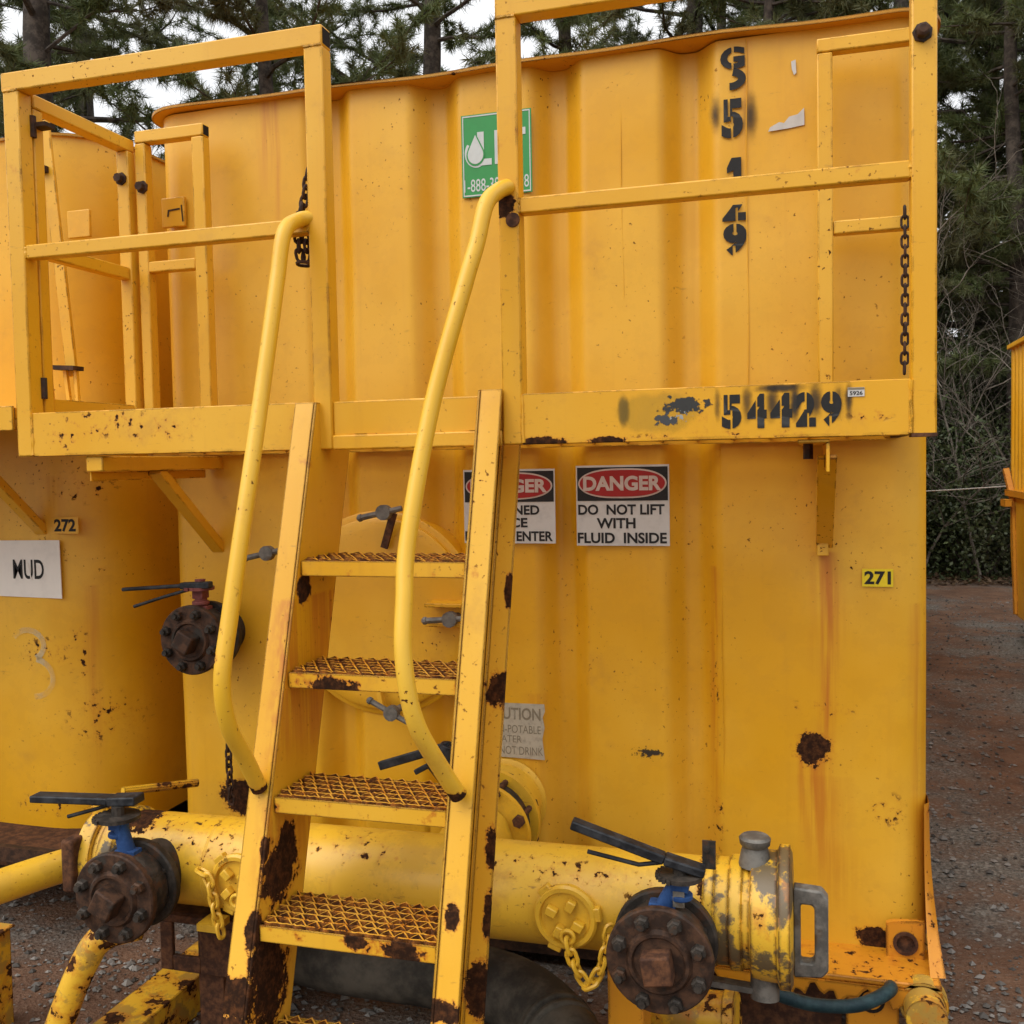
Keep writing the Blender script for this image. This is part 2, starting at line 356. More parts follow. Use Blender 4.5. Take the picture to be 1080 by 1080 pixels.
GLYPH = {   # stencil strokes in a box 1 wide, 1.5 high, with the bridges left open
 '5': [[(.95, 1.36), (.10, 1.36)], [(.20, 1.22), (.18, .86), (.50, .90)] , arc(.44, .50, .42, .40, 62, -62), [(.36, .10), (.02, .16)]],
 '4': [[(.62, 1.45), (.06, .62)], [(.00, .44), (.54, .44)], [(.76, 1.46), (.76, .62)], [(.76, .50), (.76, .0)], [(.90, .44), (1.05, .44)]],
 '2': [arc(.5, 1.02, .38, .36, 160, 100, 5), arc(.5, 1.02, .38, .36, 78, -30), [(.74, .76), (.16, .22)], [(.08, .12), (.95, .12)]],
 '9': [arc(.48, .98, .36, .38, 98, 262), arc(.48, .98, .36, .38, 80, -10), [(.84, .84), (.80, .42), (.62, .16)], arc(.42, .44, .34, .34, 195, 275, 6)],
 'G': [arc(.5, .75, .40, .58, 52, 100, 6), arc(.5, .75, .40, .58, 118, 250), arc(.5, .75, .40, .58, 272, 340, 6), [(.90, .66), (.55, .66)]],
 'J': [arc(.40, .65, .46, .58, 70, -80)],
 '1': [[(.60, 1.46), (.60, .0)], [(.56, 1.30), (.22, 1.04)]],
 'W': [[(.02, .55), (.52, 1.05), (.62, .62), (.02, .62)], [(.74, .58), (1.0, .80), (1.0, .50)]],
}
def stencil(mb, ch, x, z, w, h, y, sw=.27):
    sx, sz = w, h / 1.5
    for st in GLYPH[ch]: stroke(mb, [(x + p[0] * sx, z + p[1] * sz) for p in st], sw * (sx + sz) / 2, y)

def stencil_letter(ch, x0, x1, z0, z1, y, parent, mat, cuts, bold=.055):
    import bmesh
    o = text(ch, x0, x1, z0, z1, y, mat, parent, 'stencil_lettering', bold)
    bm = bmesh.new(); bm.from_mesh(o.data)
    for (a0, a1, b0, b1) in cuts:
        X0, X1, Z0, Z1 = x0 + a0 * (x1 - x0), x0 + a1 * (x1 - x0), z0 + b0 * (z1 - z0), z0 + b1 * (z1 - z0)
        for co, no in (((X0, y, 0), (1, 0, 0)), ((X1, y, 0), (1, 0, 0)), ((0, y, Z0), (0, 0, 1)), ((0, y, Z1), (0, 0, 1))):
            bmesh.ops.bisect_plane(bm, geom=bm.verts[:] + bm.edges[:] + bm.faces[:], plane_co=co, plane_no=no)
        bad = [f for f in bm.faces if X0 < f.calc_center_median().x < X1 and Z0 < f.calc_center_median().z < Z1]
        bmesh.ops.delete(bm, geom=bad, context='FACES')
    bm.to_mesh(o.data); bm.free(); return o
CUT = {'5': [(.44, .54, -.1, .55), (.30, .40, .55, 1.1)], '4': [(.44, .52, -.1, 1.1)], '2': [(.44, .54, .5, 1.1), (.56, .66, -.1, .4)], '9': [(.44, .56, .72, 1.1), (.40, .52, -.1, .30), (-.1, .3, .30, .36)], '1': [], 'G': [(.46, .56, .6, 1.1), (.46, .54, -.1, .4)]}
def chain(name, pts, mat, link=.034, wire=.0042, wid=.018):
    """links threaded along a path"""
    P = spline(pts, 10); L = [0]
    for i in range(1, len(P)): L.append(L[-1] + (P[i] - P[i - 1]).length)
    pitch = link - 2.2 * wire; k = max(2, int(L[-1] / pitch)); mb = MB()
    def at(s):
        for i in range(1, len(P)):
            if L[i] >= s: t = (s - L[i - 1]) / max(1e-9, L[i] - L[i - 1]); return P[i - 1].lerp(P[i], t)
        return P[-1]
    base = Vector((.35, -1, .1)).normalized()
    for i in range(k):
        c = at((i + .5) * pitch); d = (at(min(L[-1], (i + 1) * pitch)) - at(i * pitch)).normalized()
        u = base - d * base.dot(d); u.normalize(); w = d.cross(u)
        ang = R(20 if i % 2 == 0 else 105) + random.uniform(-.2, .2); e = u * math.cos(ang) + w * math.sin(ang)
        hl = link / 2 - wid / 2; q = []
        for j in range(6): a = R(-90 + 36 * j); q.append(c + d * (hl + wid / 2 * math.cos(a)) + e * (wid / 2 * math.sin(a)))
        for j in range(6): a = R(90 + 36 * j); q.append(c + d * (-hl + wid / 2 * math.cos(a)) + e * (wid / 2 * math.sin(a)))
        mb.tube(q, wire, 6, False, closed=True)
    return mb.build(name, mat)

# ------------------------------------------------------------------ ground
def g_mat():
    t = T('dirt_and_gravel'); pos = t.nd('ShaderNodeNewGeometry').outputs['Position']
    big = t.noise(pos, .55, 5, .6); mid = t.noise(pos, 3.5, 6, .65); fine = t.noise(pos, 70, 5, .7)
    soil = t.mix(t.step(mid, .35, .7), (.105, .056, .034), (.190, .104, .062))
    gr = t.mix(t.step(fine, .35, .7), (.085, .078, .068), (.26, .24, .205))
    c = t.mix(t.step(t.math('MULTIPLY_ADD', mid, .35, big), .55, .74), gr, soil)
    c = t.mix(t.math('MULTIPLY', t.step(fine, .5, .75), .5), c, (.20, .155, .115))
    vo = t.nd('ShaderNodeTexVoronoi', {'Vector': pos, 'Scale': 75.0}, feature='F1')
    c = t.mix(t.math('MULTIPLY', t.step(t.nd('ShaderNodeSeparateColor', {0: vo.outputs['Color']}).outputs[0], .86, .95), t.step(big, .62, .38)), c, (.26, .24, .21))
    h = t.math('ADD', t.math('MULTIPLY', vo.outputs['Distance'], .5), t.math('MULTIPLY', mid, 2.0))
    return t.out(c, .92, t.bump(t.math('ADD', h, fine), .9, .012), spec=.25)
def ground_z(x, y):
    return .025 * math.sin(x * 1.7 + 1) * math.sin(y * 1.3) + .012 * math.sin(x * 5.1) * math.sin(y * 4.3 + 2)
ax = sorted(set([round(v, 3) for v in np.concatenate([np.linspace(-220, -16, 14), np.linspace(-16, 16, 130), np.linspace(16, 220, 14)])]))
mb = MB(); n = len(ax)
mb.add([(x, y, ground_z(x, y) - .02 if abs(x) < 17 and abs(y) < 17 else -.02) for y in ax for x in ax],
       [(j * n + i, j * n + i + 1, (j + 1) * n + i + 1, (j + 1) * n + i) for j in range(n - 1) for i in range(n - 1)])
tag(mb.build('ground', g_mat(), smooth=60), kind='structure')

def scatter_stones(name, spots, mat, lo, hi, label):
    V = []; F = []; o = 0
    base = np.array([(1, 0, 0), (-1, 0, 0), (0, 1, 0), (0, -1, 0), (0, 0, 1), (0, 0, -1)], float)
    fc = [(0, 2, 4), (2, 1, 4), (1, 3, 4), (3, 0, 4), (2, 0, 5), (1, 2, 5), (3, 1, 5), (0, 3, 5)]
    for (x, y) in spots:
        s = lo + (hi - lo) * rng.random() ** 3; a = rng.random() * 6.28; q = base * (s * rng.uniform(.6, 1.3, 3)) * np.array([1, 1, .6]) * rng.uniform(.75, 1.25, (6, 1))
        q = q @ np.array([[math.cos(a), math.sin(a), 0], [-math.sin(a), math.cos(a), 0], [0, 0, 1]])
        V += (q + np.array([x, y, ground_z(x, y) - .015])).tolist(); F += [tuple(i + o for i in f) for f in fc]; o += 6
    mb = MB(); mb.add(V, F); ob = mb.build(name, mat, smooth=0)
    return tag(ob, label, 'gravel', kind='stuff')
def stone_mat(name, a, b):
    t = T(name); g = t.nd('ShaderNodeNewGeometry'); c = t.mix(g.outputs['Random Per Island'], a, b)
    return t.out(c, .9, spec=.25)
sp = [(2.3 + (5.2 - 2.3) * rng.random(), .1 + 9.5 * rng.random() ** 1.5) for _ in range(9000)] + [(-1.0 + 2.6 * rng.random(), -1.0 + 1.3 * rng.random()) for _ in range(1800)]
sp += [(x, y) for x, y in ((.2 + .35 * rng.normal(), -.3 + .12 * rng.normal()) for _ in range(500))]
scatter_stones('gravel', sp, stone_mat('stone', (.055, .049, .043), (.24, .222, .20)), .004, .019, 'grey and brown gravel scattered over the dirt')

# ------------------------------------------------------------------ corrugated shells
def outline(x0, x1, y0, y1, rad, valleys, slope=.080, floor=.012, depth=.075, side_rib=True):
    """plan outline, counter-clockwise from the front left; valleys are centres along X on the front"""
    def off(x, vs, d):
        m = 0
        for c in vs:
            q = abs(x - c)
            if q < floor: m = max(m, d)
            elif q < floor + slope: t = (q - floor) / slope; m = max(m, d * (.5 + .5 * math.cos(math.pi * t)))
        return m
    P = []
    def corner(cx, cy, a0): 
        for i in range(9): a = R(a0 + 90 * i / 8); P.append((cx + rad * math.cos(a), cy + rad * math.sin(a)))
    corner(x0 + rad, y0 + rad, 180)
    k = int((x1 - x0 - 2 * rad) / .008)
    for i in range(1, k): x = x0 + rad + (x1 - x0 - 2 * rad) * i / k; P.append((x, y0 + off(x, valleys, depth)))
    corner(x1 - rad, y0 + rad, 270)
    sv = [y0 + .7 + .42 * i for i in range(int((y1 - y0 - 1.2) / .42))] if side_rib else []
    k = int((y1 - y0 - 2 * rad) / .05)
    for i in range(1, k): y = y0 + rad + (y1 - y0 - 2 * rad) * i / k; P.append((x1 - off(y, sv, .05), y))
    corner(x1 - rad, y1 - rad, 0); corner(x0 + rad, y1 - rad, 90)
    for i in range(1, k): y = y1 - rad - (y1 - y0 - 2 * rad) * i / k; P.append((x0 + off(y, sv, .05), y))
    return P
def shell(P, z0, z1, rows=56):
    mb = MB(); n = len(P); V = []
    for r in range(rows + 1):
        z = z0 + (z1 - z0) * r / rows
        for (x, y) in P: V.append((x, y + .004 * math.sin(x * 5 + z * 3.1) * math.sin(z * 2.2 + 1) + (.007 * max(0, mnoise.noise(Vector((x * 2.3, y * .5, z * 1.7)))) + .004 * mnoise.noise(Vector((x * 6, 7.3, z * 4))) if y < .5 else 0), z))
    F = [(r * n + i, r * n + (i + 1) % n, (r + 1) * n + (i + 1) % n, (r + 1) * n + i) for r in range(rows) for i in range(n)]
    F.append(tuple(reversed(range(n)))); F.append(tuple(range(rows * n, (rows + 1) * n)))
    return mb.add(V, F)
def rim(x0, x1, y0, y1, rad, z, th, over):
    mb = MB(); P = outline(x0 - over, x1 + over, y0 - over, y1 + over, rad + over, [], side_rib=False); n = len(P)
    w = lambda x, y: .004 * math.sin(x * 4.1 + .5) + .003 * math.sin(x * 11 + y)
    V = [(x, y, z + w(x, y)) for x, y in P] + [(x, y, z + th + w(x, y)) for x, y in P]
    F = [tuple(reversed(range(n))), tuple(range(n, 2 * n))] + [(i, (i + 1) % n, (i + 1) % n + n, i + n) for i in range(n)]
    return mb.add(V, F)
# ================================================================== the tank in the middle
tank = thing('storage_tank', 'large yellow corrugated steel tank with two DANGER signs and sticker 271', 'tank', (1.22, 0, 0))
VAL = [.645, 1.012, 1.398, 1.79]                      # corrugation valleys along the face
shell(outline(0, 2.44, 0, 9.6, .10, VAL, depth=.066), .22, 2.806).build('shell', M['tank'], tank, smooth=50)
rim(0, 2.44, 0, 9.6, .10, 2.806, .010, .036).build('top_rim', M['rim'], tank, smooth=40)
for x, z0, z1 in ((1.875, .45, 1.66), (1.597, 2.1, 2.72), (1.955, 1.8, 2.8)):
    P = [(x + .002 * math.sin(z * 9 + x), -.001, z) for z in np.linspace(z0, z1, 14)]
    mb = MB(); mb.tube(P, .0016, 5); mb.build('weld_seam', M['tank'], tank)
# manway hatch with clamps
mb = MB()
mb.lathe((.80, .09, 1.145), (0, -1, 0), [(0, .330), (.096, .330), (.101, .322), (.101, .30)], 56)
mb.lathe((.80, -.010, 1.145), (0, -1, 0), [(0, .308), (.016, .308), (.021, .302), (.024, .27), (.030, .16), (.033, .0)], 56)
hatch = mb.build('manway_hatch', M['tank'], tank, smooth=40)
for z in (1.182, 1.122): MB().box(.985, 1.105, -.105, -.02, z, z + .012).build('clamp_lug', M['rail'], hatch, bevel=.002)
def clamp(c, ang, tilt=0.0):
    c = Vector(c); d = Vector((math.cos(ang), 0, math.sin(ang))); p = Vector((-d.z, 0, d.x))
    mb = MB()
    mb.cyl(c + Vector((0, .05, 0)), c + Vector((0, -.035, 0)), .011, 10)
    mb.cyl(c + Vector((0, -.012, 0)), c + Vector((0, -.036, 0)), .024, 12)
    mb.tube([c - d * .075 + Vector((0, -.03, 0)), c - d * .02 + Vector((0, -.026, 0)), c + d * .02 + Vector((0, -.026, 0)), c + d * .06 + Vector((0, -.022, tilt))], [.0095, .009, .009, .0085], 8)
    mb.lathe(c - d * .075 + Vector((0, -.03, 0)), -d, [(-.004, .008), (0, .012), (.008, .012), (.014, .006)], 10)
    return mb.build('hatch_clamp', M['grey_metal'], hatch)
clamp((.865, -.095, 1.475), R(12)); clamp((1.075, -.10, 1.15), R(4)); clamp((.872, -.09, .85), R(-28)); clamp((.455, -.09, 1.346), R(12))
mb = MB(); mb.bar((.872, -.06, 1.47), (.835, -.055, 1.36), .022, .012, (0, 1, 0)); mb.build('hinge_strap', M['rust_red'], hatch)
mb = MB(); mb.bar((.79, -.055, .98), (.82, -.06, .845), .014, .02, (0, 1, 0)); mb.build('hinge_strap', M['tank'], hatch)

# DANGER signs, number tags, other stickers
def danger(x0, x1, z0, z1, lines, label, y):
    s = MB().box(x0, x1, y - .0025, y, z0, z1).build('danger_sign', M['white'], tank); s['label'] = label
    w, h = x1 - x0, z1 - z0
    MB().box(x0 + .004, x1 - .004, y - .0036, y - .003, z1 - h * .44, z1 - .006).build('black_header', M['ink'], s)
    cx, cz = (x0 + x1) / 2, z1 - h * .225
    def oval(rx, rz, yy, nm, mt):
        P = [(cx + rx * math.copysign(abs(math.cos(a)) ** .72, math.cos(a)), cz + rz * math.sin(a)) for a in np.linspace(0, 2 * math.pi, 48, endpoint=False)]
        MB().prism(P, yy - .0004, yy, 0).build(nm, mt, s)
    oval(w * .475, h * .185, y - .0042, 'oval_border', M['signwhite']); oval(w * .458, h * .165, y - .0052, 'red_oval', M['signred'])
    text('DANGER', cx - w * .42, cx + w * .42, cz - h * .092, cz + h * .092, y - .0062, M['signwhite'], s, bold=.040)
    for (tx, a, b, c, d) in lines: text(tx, x0 + w * a, x0 + w * b, z0 + h * c, z0 + h * d, y - .0034, M['ink'], s, bold=.030)
    return s
danger(1.446, 1.726, 1.366, 1.607, [('DO  NOT LIFT', .02, .95, .385, .515), ('WITH', .22, .64, .215, .345), ('FLUID  INSIDE', .01, .97, .03, .165)], 'DANGER do not lift sign on the right', -.004)
danger(1.087, 1.380, 1.372, 1.600, [('CONFINED', .12, .83, .385, .515), ('SPACE', .25, .70, .215, .345), ('DO NOT ENTER', .01, .97, .03, .165)], 'DANGER confined space sign half hidden by the ladder', -.004)
s = MB().prism([(1.13, .872), (1.334, .874), (1.336, .852), (1.328, .832), (1.334, .80), (1.326, .765), (1.333, .70), (1.132, .703)], -.006, -.004).build('caution_sign', M['oldwhite'], tank)
text('CAUTION', 1.145, 1.322, .822, .860, -.0066, M['fadeink'], s, bold=.02); text('NON-POTABLE', 1.145, 1.322, .780, .805, -.0066, M['fadeink'], s)
text('WATER', 1.165, 1.26, .750, .772, -.0066, M['fadeink'], s); text('DO NOT DRINK', 1.14, 1.328, .712, .738, -.0066, M['fadeink'], s)
s = MB().box(2.262, 2.344, -.003, -.0015, 1.254, 1.304).build('number_sticker', M['yellowtag'], tank)
text('271', 2.268, 2.338, 1.260, 1.298, -.0038, M['ink'], s, bold=.035)
# green company sticker on the second ridge
s = MB().box(1.104, 1.326, -.005, -.003, 2.434, 2.682).build('green_sticker', M['green'], tank)
mb = MB()
for a in ((1.108, 1.322, 2.675, 2.679), (1.108, 1.322, 2.437, 2.441), (1.108, 1.111, 2.441, 2.675), (1.319, 1.322, 2.441, 2.675)): mb.box(a[0], a[1], -.0060, -.0054, a[2], a[3])
mb.build('sticker_border', M['drop'], s)
mb = MB()                                                                    # L with a swept foot, E, T
mb.prism([(1.155, 2.628), (1.176, 2.628), (1.176, 2.546), (1.200, 2.546), (1.200, 2.527), (1.155, 2.527)], -.0062, -.0056)
stroke(mb, arc(1.152, 2.566, .034, .040, 140, 290, 12), .008, -.0060)
mb.prism([(1.210, 2.628), (1.248, 2.628), (1.248, 2.608), (1.231, 2.608), (1.231, 2.587), (1.246, 2.587), (1.246, 2.568), (1.231, 2.568), (1.231, 2.546), (1.248, 2.546), (1.248, 2.527), (1.210, 2.527)], -.0062, -.0056)
mb.prism([(1.254, 2.628), (1.308, 2.628), (1.308, 2.607), (1.292, 2.607), (1.292, 2.527), (1.271, 2.527), (1.271, 2.607), (1.254, 2.607)], -.0062, -.0056)
mb.build('lettering', M['drop'], s)
dr = [(1.149, 2.620)] + [(1.149 + .025 * math.cos(R(a)), 2.561 + .028 * math.sin(R(a))) for a in range(30, -215, -15)]
MB().prism([(1.149 + (x - 1.149) * 1.18, 2.57 + (z - 2.57) * 1.16) for x, z in dr], -.0068, -.0064).build('drop_outline', M['green'], s)
MB().prism(dr, -.0076, -.0072).build('water_drop', M['drop'], s)
text('1-888-385-5598', 1.110, 1.316, 2.450, 2.488, -.0056, M['drop'], s, bold=.004)
# stencilled column of characters
for ch, x0, x1, z0, z1 in (('G', 1.884, 1.952, 2.722, 2.784), ('5', 1.886, 1.946, 2.530, 2.640), ('2', 1.886, 1.952, 2.297, 2.388), ('9', 1.888, 1.954, 2.200, 2.290)):
    stencil_letter(ch, x0, x1, z0, z1, -.0018, tank, M['ink'], CUT[ch] + ([(-.2, 1.2, .50, 1.2)] if ch == '2' else []))
MB().prism([(1.913, 2.475), (1.940, 2.475), (1.940, 2.385), (1.918, 2.385), (1.918, 2.440), (1.900, 2.432), (1.900, 2.448)], -.0018, -.0012).build('stencil_lettering', M['ink'], tank)
mb = MB(); stroke(mb, arc(1.912, 2.694, .032, .020, 78, -95, 12), .021, -.0018); mb.build('stencil_lettering', M['ink'], tank, smooth=0)
MB().prism([(2.015, 2.537), (2.020, 2.548), (2.045, 2.560), (2.058, 2.556), (2.072, 2.572), (2.095, 2.576), (2.112, 2.592), (2.113, 2.545), (2.07, 2.540)], -.003, -.0015).build('torn_sticker', M['white'], tank)
MB().prism([(2.078, 2.722), (2.090, 2.726), (2.092, 2.690), (2.086, 2.684), (2.080, 2.70)], -.003, -.0015).build('torn_sticker', M['white'], tank)
# black overspray and scribbles: thin see-through film of paint
def film(name, c, sx, sz, col, dens, scale=18, hard=(.0, .55), amp=.9):
    t = T(name); pos = t.nd('ShaderNodeNewGeometry').outputs['Position']
    d = t.vm('LENGTH', t.vm('MULTIPLY', t.vm('SUBTRACT', pos, c), (1 / sx, 0, 1 / sz)))
    f = t.math('ADD', t.math('SUBTRACT', 1.0, d), t.math('MULTIPLY_ADD', t.noise(pos, scale, 5, .6), amp, -amp / 2))
    a = t.math('MULTIPLY', t.step(f, hard[0], hard[1]), dens)
    m_ = t.out(col, .8)
    tr = t.nd('ShaderNodeBsdfTransparent'); mx = t.nd('ShaderNodeMixShader', {0: a, 1: tr.outputs[0], 2: t.bsdf.outputs[0]})
    t.t.links.new(mx.outputs[0], t.o.inputs[0]); return m_
toe_ref = {}
def film_patch(name, cx, cz, sx, sz, y, parent, col=(.02, .018, .015), dens=.8, scale=18, hard=(0, .55), amp=.9):
    g = 1.45; V = [(cx - g * sx, y, cz - g * sz), (cx + g * sx, y, cz - g * sz), (cx + g * sx, y, cz + g * sz), (cx - g * sx, y, cz + g * sz)]
    if parent is toe_ref.get('toe'): V = [(a, b, min(max(c, 1.668), 1.784)) for a, b, c in V]
    return MB().add(V, [(0, 1, 2, 3)]).build(name, film(name, (cx, y, cz), sx, sz, col, dens, scale, hard, amp), parent, smooth=0)
film_patch('overspray', 1.868, 2.60, .022, .07, -.0012, tank, dens=.9, hard=(0, 1.1)); film_patch('overspray', 1.966, 2.59, .026, .08, -.0012, tank, dens=.8, hard=(0, 1.1))
film_patch('marker_scribble', 1.655, .742, .060, .022, -.0012, tank, dens=.85, scale=80, hard=(.35, .6), amp=3.2)
film_patch('smudge', 2.14, 1.16, .05, .03, -.0012, tank, col=(.25, .12, .02), dens=.6, scale=30)
film_patch('smudge', 1.155, 1.02, .05, .05, -.0012, tank, col=(.25, .12, .02), dens=.4, scale=30)

# skid ledge, corner gusset and lifting eye at the foot
mb = MB()
mb.box(1.72, 2.45, -.19, .02, .205, .221)
sk = mb.build('skid_ledge', M['skid'], tank, bevel=.004)
lip = [(1.72, .2045), (2.45, .2045)]                                         # torn front lip of the ledge
for i in range(60):
    x = 2.45 - .73 * i / 59; lip.append((x, .172 + .016 * math.sin(i * .55) + .012 * math.sin(i * 1.7 + 1) + random.uniform(-.008, .008) - (.05 if i < 6 else 0)))
mb = MB(); mb.prism(lip, -.194, -.186); mb.build('torn_lip', M['skid'], tank, smooth=0)
mb = MB(); mb.box(-.02, 2.44, .10, .16, .03, .199); mb.build('skid_beam', M['rust'], tank)
for x in (.1, 2.24): MB().box(x, x + .1, .17, 9.4, .03, .19).build('skid_beam', M['rust'], tank)
mb = MB(); mb.box(1.86, 2.20, -.12, -.09, -.01, .203); mb.build('skid_beam', M['rust_red'], tank)
mb = MB(); mb.box(2.21, 2.345, -.175, -.15, .02, .2035); mb.build('skid_beam', M['skid'], tank, bevel=.003)
mb = MB(); mb.lathe((2.275, -.1755, .155), (0, -1, 0), [(-.01, .034), (.002, .034), (.002, .026), (-.006, .024), (-.007, 0)], 20); mb.build('drain_hole', M['gap'], tank)  # shallow recess, its shade put in by the near-black colour
mb = MB()
V = []; k = 12
for i in range(k + 1):
    q = i / k; z = .222 + .42 * q; out_ = .024 * (1 - q) ** 2.0; fr = .17 * (1 - q) ** 3.2
    V += [(2.441 + out_, .03 - fr, z), (2.445 + out_, .60, z), (2.425, .005 - fr * .9, z)]
F = []
for i in range(k): a = i * 3; F += [(a, a + 1, a + 4, a + 3), (a + 2, a, a + 3, a + 5)]
mb.add(V, F); mb.build('corner_gusset', M['skid'], tank, smooth=60)
mb = MB(); cx, cz = 2.372, .262
hole = [(cx + .026 * math.cos(a), cz + .030 * math.sin(a)) for a in np.linspace(0, 2 * math.pi, 24, endpoint=False)]
rect = []
for (x, z) in hole:
    dx, dz = x - cx, z - cz; sc_ = min(.050 / max(abs(dx), 1e-6), .062 / max(abs(dz), 1e-6)); rect.append((cx + dx * sc_, cz + dz * sc_ + .10 * dx * sc_))
V = [(x, y, z) for y in (-.045, -.028) for lst in (hole, rect) for x, z in lst]; F = []
for i in range(24):
    j = (i + 1) % 24; F += [(i, j, 24 + j, 24 + i), (48 + i, 72 + i, 72 + j, 48 + j), (24 + i, 24 + j, 72 + j, 72 + i), (i, 48 + i, 48 + j, j)]
mb.add(V, F); ey = mb.build('lifting_eye', M['skid'], tank, smooth=30)
mb = MB(); mb.lathe((cx, -.046, cz), (0, -1, 0), [(-.016, .033), (.004, .033), (.004, .024), (-.010, .022), (-.012, 0)], 24); mb.build('eye_bushing', M['rust_red'], ey)

# outlet nozzle low on the face, running forward into the manifold
mb = MB(); mb.cyl((1.205, .06, .565), (1.205, -.17, .56), .118, 40); mb.lathe((1.205, -.004, .565), (0, -1, 0), [(0, .132), (.004, .132), (.012, .118)], 40); mb.lathe((1.205, -.15, .56), (0, -1, 0), [(0, .15), (.022, .15), (.022, .1)], 40)
mb.lathe((1.205, -.255, .55), (0, -1, 0), [(0, .15), (.022, .15), (.022, .1)], 40); mb.cyl((1.205, -.27, .55), (1.205, -.45, .52), .10, 32)
noz = mb.build('outlet_nozzle', M['pipe'], tank, smooth=40)
mb = MB(); mb.lathe((1.205, -.175, .555), (0, -1, 0), [(0, .125), (.078, .125)], 36); mb.cyl((1.12, -.21, .64), (1.04, -.21, .735), .022, 12); mb.build('valve_body', M['iron'], noz)
mb = MB()
for k in range(8):
    a = R(22.5 + 45 * k); x, z = 1.205 + .132 * math.cos(a), .555 + .132 * math.sin(a)
    mb.cyl((x, -.135, z), (x, -.29, z), .009, 8); mb.cyl((x, -.278, z), (x, -.294, z), .018, 6); mb.cyl((x, -.131, z), (x, -.149, z), .018, 6)
mb.build('flange_bolts', M['rust_red'], noz)
mb = MB(); mb.bar((1.10, -.215, .79), (.87, -.21, .712), .018, .026, (0, 0, 1)); mb.bar((1.11, -.21, .77), (.985, -.21, .70), .016, .016); mb.cyl((1.07, -.21, .70), (1.10, -.21, .79), .03, 12)
mb.build('valve_lever', M['black_metal'], noz, bevel=.003)

def valve(parent, c, r, lever_mat, neck_mat, lever_pts, trig_pts, neck_top, back, stub_r, name='butterfly_valve', plate_mat=None, plate_r=.05, seed=0):
    """wafer valve closed by a blind flange with a square plug; c = centre of the front face, axis along -Y"""
    cx, cy, cz = c; th = .022; mb = MB()
    mb.lathe((cx, cy + .10, cz), (0, -1, 0), [(0, r * .80), (.012, r * .86), (.052, r * .86), (.064, r * .80)], 40)              # wafer body
    mb.lathe((cx, cy + .130, cz), (0, -1, 0), [(0, r * .5), (.004, r * .98), (.008, r), (.026, r), (.030, r * .96), (.030, r * .7)], 44)   # rear flange
    mb.cyl((cx, cy + .12, cz), (cx, back, cz), stub_r, 32)
    body = mb.build(name, M['iron'], parent, smooth=35)
    mb = MB()
    mb.lathe((cx, cy + th, cz), (0, -1, 0), [(0, r * .9), (0.002, r), (th - .004, r), (th, r * .97), (th, r * .62), (th + .004, r * .60), (th + .010, r * .56), (th + .010, r * .50), (th + .003, r * .46), (th + .003, 0)], 48)
    fl = mb.build('blind_flange', M['rust'], body, smooth=35)
    mb = MB(); rot = R(-9 if seed == 0 else 28)
    q = r * .27; m = Matrix.Rotation(rot, 4, 'Y'); m.translation = (cx, cy - .026, cz); mb.obox(m, q * 2, .05, q * 2)
    mb.build('square_plug', M['rust_red'] if seed == 0 else M['rust'], body, bevel=.005)
    mb = MB()
    for k in range(8):
        a = R(22.5 + 45 * k + 4 * seed); x, z = cx + r * .79 * math.cos(a), cz + r * .79 * math.sin(a)
        mb.cyl((x, cy + .15, z), (x, cy - .030, z), r * .075, 8)
        mb.lathe((x, cy + .004, z), (0, -1, 0), [(0, r * .14), (.020, r * .14), (.024, r * .11)], 6)
    mb.build('flange_bolts', M['iron'], body, smooth=30)
    nx, ny, nz = neck_top; mb = MB()
    mb.tube([(cx, cy + .068, cz + r * .72), (nx, ny, nz)], [.024, .017], 14); mb.lathe((nx, ny, nz - .055), (0, 0, 1), [(0, .018), (.004, .028), (.014, .028), (.018, .018)], 14)
    mb.box(nx - .019, nx + .019, ny - .02, ny + .02, nz - .032, nz - .004)
    mb.bar((cx - .030, cy + .068, cz + r * .80), (cx + .030, cy + .068, cz + r * .80), .036, .026)
    mb.build('valve_neck', neck_mat, body, bevel=.002)
    mb = MB(); mb.lathe((nx, ny, nz - .004), (0, 0, 1), [(0, plate_r), (.010, plate_r), (.010, plate_r * .6)], 20); mb.cyl((nx, ny, nz), (nx, ny, nz + .03), .017, 10)
    for k in range(10):
        a = R(120 + 14 * k); mb.box(nx + (plate_r + .003) * math.cos(a) - .004, nx + (plate_r + .003) * math.cos(a) + .004, ny + (plate_r + .003) * math.sin(a) - .004, ny + (plate_r + .003) * math.sin(a) + .004, nz - .004, nz + .006)
    mb.build('notch_plate', plate_mat or M['iron'], body)
    mb = MB()
    P = lever_pts
    for i in range(len(P) - 1): mb.bar(P[i][0], P[i + 1][0], P[i][1], P[i][2])
    lv = mb.build('lever', lever_mat, body, bevel=.004)
    if trig_pts:
        mb = MB(); mb.tube(trig_pts, .0055, 8); mb.build('trigger', lever_mat, body)
    return body
# third valve, high on the left corner of the tank
valve(tank, (.222, -.205, 1.073), .112, M['black_metal'], M['dull_red'], [((.275, -.16, 1.247), .03, .022), ((.17, -.165, 1.243), .022, .012), ((-.05, -.17, 1.228), .02, .01)],
      [(.20, -.16, 1.232), (.10, -.165, 1.205), (-.01, -.17, 1.172)], (.222, -.14, 1.232), .05, .075, plate_mat=M['dull_red'], plate_r=.045, seed=1)

